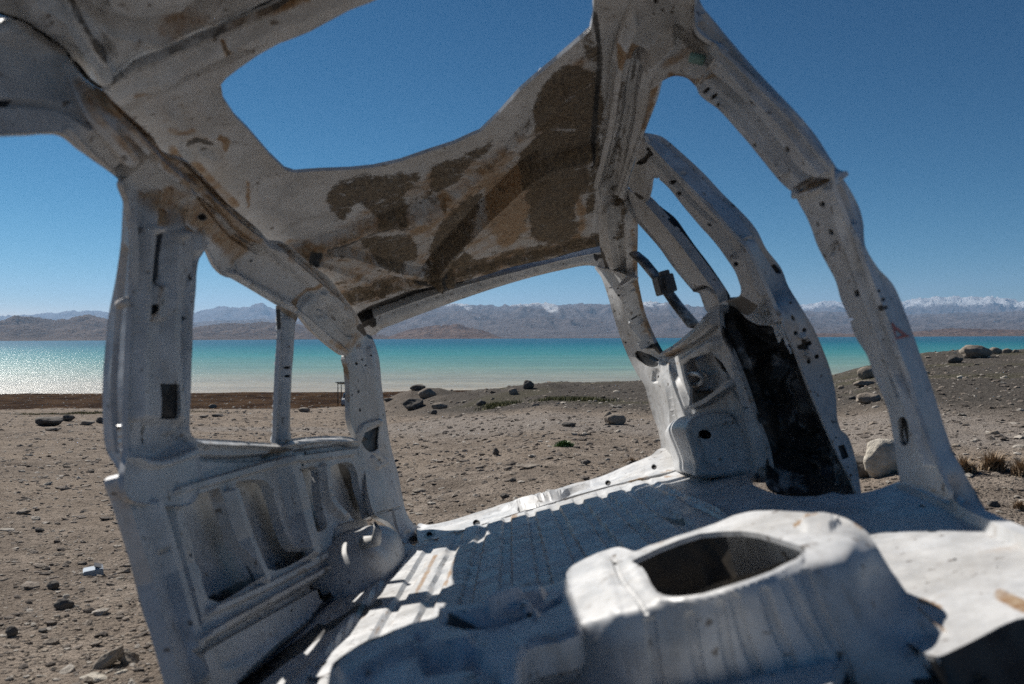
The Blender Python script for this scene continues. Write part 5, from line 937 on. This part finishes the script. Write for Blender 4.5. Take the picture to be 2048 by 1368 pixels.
# rubble in the left foreground
put_rock(205, 1338, 80, 26, 'mid', 'tilted grey rock slab in the left foreground rubble', 71, .98, tilt=-40, rz=20)
put_rock(250, 1330, 56, 20, 'mid', 'broken brown rock right of the tilted slab', 72, .98, tilt=14, rz=-20)
put_rock(182, 1366, 56, 12, 'pale', 'white flat shard at the lower left of the rubble', 73, .9)
put_rock(238, 1352, 30, 9, 'pale', 'white curved shard under the broken brown rock', 74, .9, tilt=-20)
# blue-white carton
p, t_ = ground(183, 1152); s_ = t_/FPX
bm = bmesh.new(); addbox(bm, Matrix.Identity(4), 36*s_, 26*s_, 14*s_, .004)
bx = bmobj('crushed_carton', bm, simple('pale_blue_card', (.33, .40, .48), .7, (.24, .30, .37))); bx.location = (p[0], p[1]+.02, p[2]+7*s_); bx.rotation_euler = (rad(6), rad(-5), rad(28)); tag(bx, 'small crushed pale blue carton lying on the left dirt', 'carton')
bm = bmesh.new(); addbox(bm, Matrix.Translation((10*s_, 4*s_, 9*s_)) @ Matrix.Rotation(rad(25), 4, 'Y'), 16*s_, 24*s_, 1.5*s_, .001); bmobj('flap', bm, simple('dark_card', (.05, .055, .07), .8), bx)
# ------------------------------------------------------------------ loose stones (uncountable)
def stones(name, n, fn, mats, label, seed):
    rnd = np.random.default_rng(seed); V = []; F = []; MI = []
    base = []
    for k in range(14):
        bm = rock_mesh(900+k, (1, 1, 1), ang=.95, sub=1, noise_a=.3); bm.verts.ensure_lookup_table()
        base.append((np.array([v.co[:] for v in bm.verts]), [[v.index for v in f.verts] for f in bm.faces])); bm.free()
    P = fn(rnd, n); Z = terrain(P[:, 0], P[:, 1]); off = 0
    vl = (np.stack([P[:, 0], P[:, 1], Z], 1)-VORG) @ VW
    for i in range(len(P)):
        if .2 < vl[i, 1] < 4.05 and abs(vl[i, 0]-.04) < .9: continue
        bv, bf = base[rnd.integers(14)]; s = P[i, 2]; a = rnd.uniform(0, 6.28); c, sn = math.cos(a), math.sin(a)
        w = bv*np.array([s, s*rnd.uniform(.5, .9), s*rnd.uniform(.18, .5)])
        tl = rnd.normal(0, .18); w = np.c_[w[:, 0], w[:, 1], w[:, 2]+w[:, 0]*tl]
        w = np.c_[w[:, 0]*c-w[:, 1]*sn, w[:, 0]*sn+w[:, 1]*c, w[:, 2]]+np.array([P[i, 0], P[i, 1], Z[i]+s*.04])
        V.append(w); F += [tuple(off+k for k in f) for f in bf]; MI += [int(rnd.choice(len(mats), p=[.42, .40, .18]))]*len(bf); off += len(bv)
    o = mesh_obj(name, np.concatenate(V), F, mats[0], None, False)
    for mt in mats[1:]: o.data.materials.append(mt)
    o.data.polygons.foreach_set('material_index', MI); return tag(o, label, 'stones', kind='stuff')
SM = [rock_mat('loose_dark', (.11, .092, .078), (.19, .16, .135), 12), rock_mat('loose_brown', (.19, .16, .13), (.28, .235, .195), 12), rock_mat('loose_pale', (.32, .285, .24), (.44, .40, .35), 12)]
def f_near(rnd, n):
    az = rnd.uniform(-.66, .66, n); zc = 1/rnd.uniform(1/45., 1/2.3, n); s = zc*np.exp(rnd.normal(math.log(.0056), .55, n)); s = np.clip(s, .008, .16); return np.stack([np.tan(az)*zc, zc, s], 1)
def f_far(rnd, n):
    az = rnd.uniform(-.66, .66, n); zc = np.exp(rnd.uniform(math.log(7), math.log(127), n)); s = np.clip(zc*np.exp(rnd.normal(math.log(.0032), .55, n)), .02, .5); return np.stack([np.tan(az)*zc, zc, s], 1)
stones('loose_stones', 20000, f_near, SM, 'loose stone shards scattered over the dirt', 5)
stones('shore_stones', 12000, f_far, SM, 'small stones strewn over the far shore bank', 6)
# ------------------------------------------------------------------ plants
def tuft(name, px, py, w, h, mat, label, n, seed, spread=1., cat='plant', blade=.05):
    p, t_ = ground(px, py); sc = t_/FPX; W0 = w*sc; H0 = h*sc; rnd = random.Random(seed); V = []; F = []
    for i in range(n):
        a = rnd.uniform(0, 6.28); r0 = abs(rnd.gauss(0, .33))*W0/2; bx_, by_ = math.cos(a)*r0, math.sin(a)*r0*.7
        bz = float(terrain(p[0]+bx_, p[1]+by_))-p[2]-.004
        q = rnd.uniform(0, 6.28); l = H0*rnd.uniform(.4, 1.1)*(1-.5*r0/(W0/2+1e-6)); ln = rnd.uniform(.1, .9)*spread; wd = H0*blade*rnd.uniform(.6, 1.6)
        dx, dy = math.cos(q), math.sin(q); k = len(V)
        for j, (u, ww) in enumerate(((0, .6), (.5, 1), (1, .12))):
            x = bx_+dx*ln*l*u*u; y = by_+dy*ln*l*u*u; z = bz+l*u*(1-.3*ln*u)
            V += [(x-dy*wd*ww, y+dx*wd*ww, z), (x+dy*wd*ww, y-dx*wd*ww, z)]
        F += [(k, k+1, k+3, k+2), (k+2, k+3, k+5, k+4)]
    o = mesh_obj(name, V, F, mat, None, False); o.location = (p[0], p[1], p[2]); return tag(o, label, cat, 'dry shrubs on the dirt' if name == 'dry_shrub' else None)
LEAF = simple('weed_leaf', (.07, .14, .03), .6, (.10, .18, .05), 40); DRY = simple('dry_twigs', (.24, .165, .10), .8, (.32, .24, .16), 30); OLIVE = simple('sparse_grass', (.17, .165, .06), .8, (.12, .115, .05), 3)
tuft('green_weed', 1128, 893, 60, 15, LEAF, 'low bright green weed on the open dirt behind the tail sill', 420, 3, 1.0, 'weed', .10)
for i, (a, b, w, h, l) in enumerate([(1925, 948, 70, 44, 'dry brown shrub closest to the right pillar'), (1985, 940, 80, 46, 'dry brown shrub, middle one at the right border'), (2045, 952, 60, 44, 'dry brown shrub cut by the right border'), (1945, 985, 30, 14, 'tiny dry twig clump below the brown shrubs'), (2040, 1020, 40, 26, 'dry clump at the lower right border'), (1262, 925, 50, 14, 'thin dry brown plant near the right tail pillar'), (1770, 985, 50, 16, 'thin dry twigs below the white boulder'), (1722, 1003, 40, 10, 'sparse dry twigs at the foot of the sliding door pillar')]):
    tuft('dry_shrub', a, b, w, h, DRY, l, int(w*5), 40+i, 1.2, 'shrub', .028)
def grass(name, px, py, w, h, n, label, seed):
    p, t_ = ground(px, py); sc = t_/FPX; rnd = random.Random(seed); V = []; F = []
    lift = .16
    for i in range(n):
        x = p[0]+rnd.gauss(0, .3)*w*sc; y = p[1]+rnd.gauss(0, .3)*h*sc*9; z = float(terrain(x, y)); q = rnd.uniform(0, 6.28); l = rnd.uniform(.04, lift); k = len(V); wd = .012; dx, dy = math.cos(q), math.sin(q)
        V += [(x-dy*wd, y+dx*wd, z), (x+dy*wd, y-dx*wd, z), (x+dx*l*.5, y+dy*l*.5, z+l)]; F.append((k, k+1, k+2))
    o = mesh_obj(name, V, F, OLIVE, None, False); return tag(o, label, 'grass', kind='stuff')
grass('sparse_grass', 1150, 801, 110, 8, 3000, 'sparse olive grass on the gravel bank behind the sill', 3); grass('sparse_grass', 1000, 812, 60, 8, 1800, 'sparse olive grass beside the dark block', 4); grass('sparse_grass', 200, 826, 400, 5, 6000, 'olive grass along the edge of the brown mud', 5)
# ------------------------------------------------------------------ parked car and shade canopy by the water
p, t_ = ground(699, 812); s_ = t_/FPX
car = empty('parked_car', (p[0], p[1], p[2])); car.rotation_euler = (0, 0, rad(8)); tag(car, 'small white car parked by the water, half hidden by the left tail pillar', 'car')
CARW = simple('white_car_paint', (.55, .56, .57), .3, (.5, .5, .52), 5, .0); CARG = simple('dark_car_glass', (.02, .025, .03), .15, (.02, .02, .03), 5, 0)
bm = bmesh.new(); prof = [(-2.1, .35), (-2.15, .75), (-1.95, 1.0), (-1.1, 1.08), (-.55, 1.62), (.9, 1.68), (1.75, 1.55), (2.1, 1.05), (2.1, .35)]
vs0 = [bm.verts.new((-.85 if z < 1.1 else -.68, y, z)) for y, z in prof]; vs1 = [bm.verts.new((.85 if z < 1.1 else .68, y, z)) for y, z in prof]
bm.faces.new(vs0); bm.faces.new(vs1[::-1])
for i in range(len(prof)): j = (i+1) % len(prof); bm.faces.new((vs0[i], vs1[i], vs1[j], vs0[j]))
bmesh.ops.bevel(bm, geom=list(bm.edges), offset=.06, segments=2, affect='EDGES'); body = bmobj('body', bm, CARW, car)
def quad(name, pts, mat, parent, th=.02):
    P = [Vector(q) for q in pts]; n = (P[1]-P[0]).cross(P[2]-P[0]).normalized()*th; bm = bmesh.new(); a = [bm.verts.new(q) for q in P]; b = [bm.verts.new(q+n) for q in P]; bm.faces.new(a[::-1]); bm.faces.new(b)
    for i in range(len(P)): j = (i+1) % len(P); bm.faces.new((a[i], a[j], b[j], b[i]))
    return bmobj(name, bm, mat, parent)
quad('windscreen', [(-.66, -1.08, 1.16), (.66, -1.08, 1.16), (.58, -.66, 1.58), (-.58, -.66, 1.58)], CARG, car, .05)
for sx in (-1, 1):
    quad('side_window', [(sx*.78, -.7, 1.15), (sx*.78, 1.6, 1.15), (sx*.71, 1.3, 1.55), (sx*.71, -.4, 1.55)][::sx], CARG, car, .04)
    quad('headlight', [(sx*.5, -2.17, .72), (sx*.8, -2.12, .72), (sx*.8, -2.1, .9), (sx*.5, -2.12, .9)][::sx], GLASSY, car, .04)
    for wy in (-1.35, 1.4):
        wh = tube('wheel', [(sx*.66, wy, .33), (sx*.88, wy, .33)], .33, car, RUBBER, 18); tube('rim', [(sx*.87, wy, .33), (sx*.90, wy, .33)], .19, wh, GREYPL, 12)
quad('grille', [(-.4, -2.2, .55), (.4, -2.2, .55), (.4, -2.17, .78), (-.4, -2.17, .78)], CARG, car, .03)
p2, t2 = ground(676, 812); s2 = t2/FPX
cn = empty('shade_canopy', (p2[0], p2[1], p2[2])); tag(cn, 'pale flat shade canopy on thin dark posts beside the parked car', 'canopy')
bm = bmesh.new(); addbox(bm, Matrix.Translation((1.5, 1, 2.86)) @ Matrix.Rotation(rad(-9), 4, 'X'), 3.6, 2.6, .07, .02); bmobj('canopy_roof', bm, simple('pale_canopy', (.42, .50, .50), .5, (.36, .45, .45), 2, 0), cn)
for (a, b, hh) in ((0, 0, 2.85), (3.0, 0, 2.85), (0, 2, 2.6), (3.0, 2, 2.6)):
    tube('post', [(a, b, -.3), (a, b, hh)], .06, cn, RUBBER, 8)
# ------------------------------------------------------------------ air between here and the mountains
HZ = (-11000, -1500, WZ-8); HT = (11000, 26000, 1250)
bm = bmesh.new(); bmesh.ops.create_cube(bm, size=1, matrix=Matrix.Translation([(a+b)/2 for a, b in zip(HZ, HT)]) @ Matrix.Diagonal((*[b-a for a, b in zip(HZ, HT)], 1)))
hm = bpy.data.materials.new('air'); hm.use_nodes = True; nt_ = hm.node_tree; nt_.nodes.remove(nt_.nodes['Principled BSDF']); pv = nt_.nodes.new('ShaderNodeVolumePrincipled')
pv.inputs['Density'].default_value = 3.6e-5; pv.inputs['Color'].default_value = (.42, .66, 1.0, 1); pv.inputs['Anisotropy'].default_value = .2
nt_.links.new(pv.outputs[0], nt_.nodes['Material Output'].inputs['Volume'])
hz = bmobj('haze', bm, hm); tag(hz, 'thin blue haze over the lake and mountains', 'haze', kind='stuff')
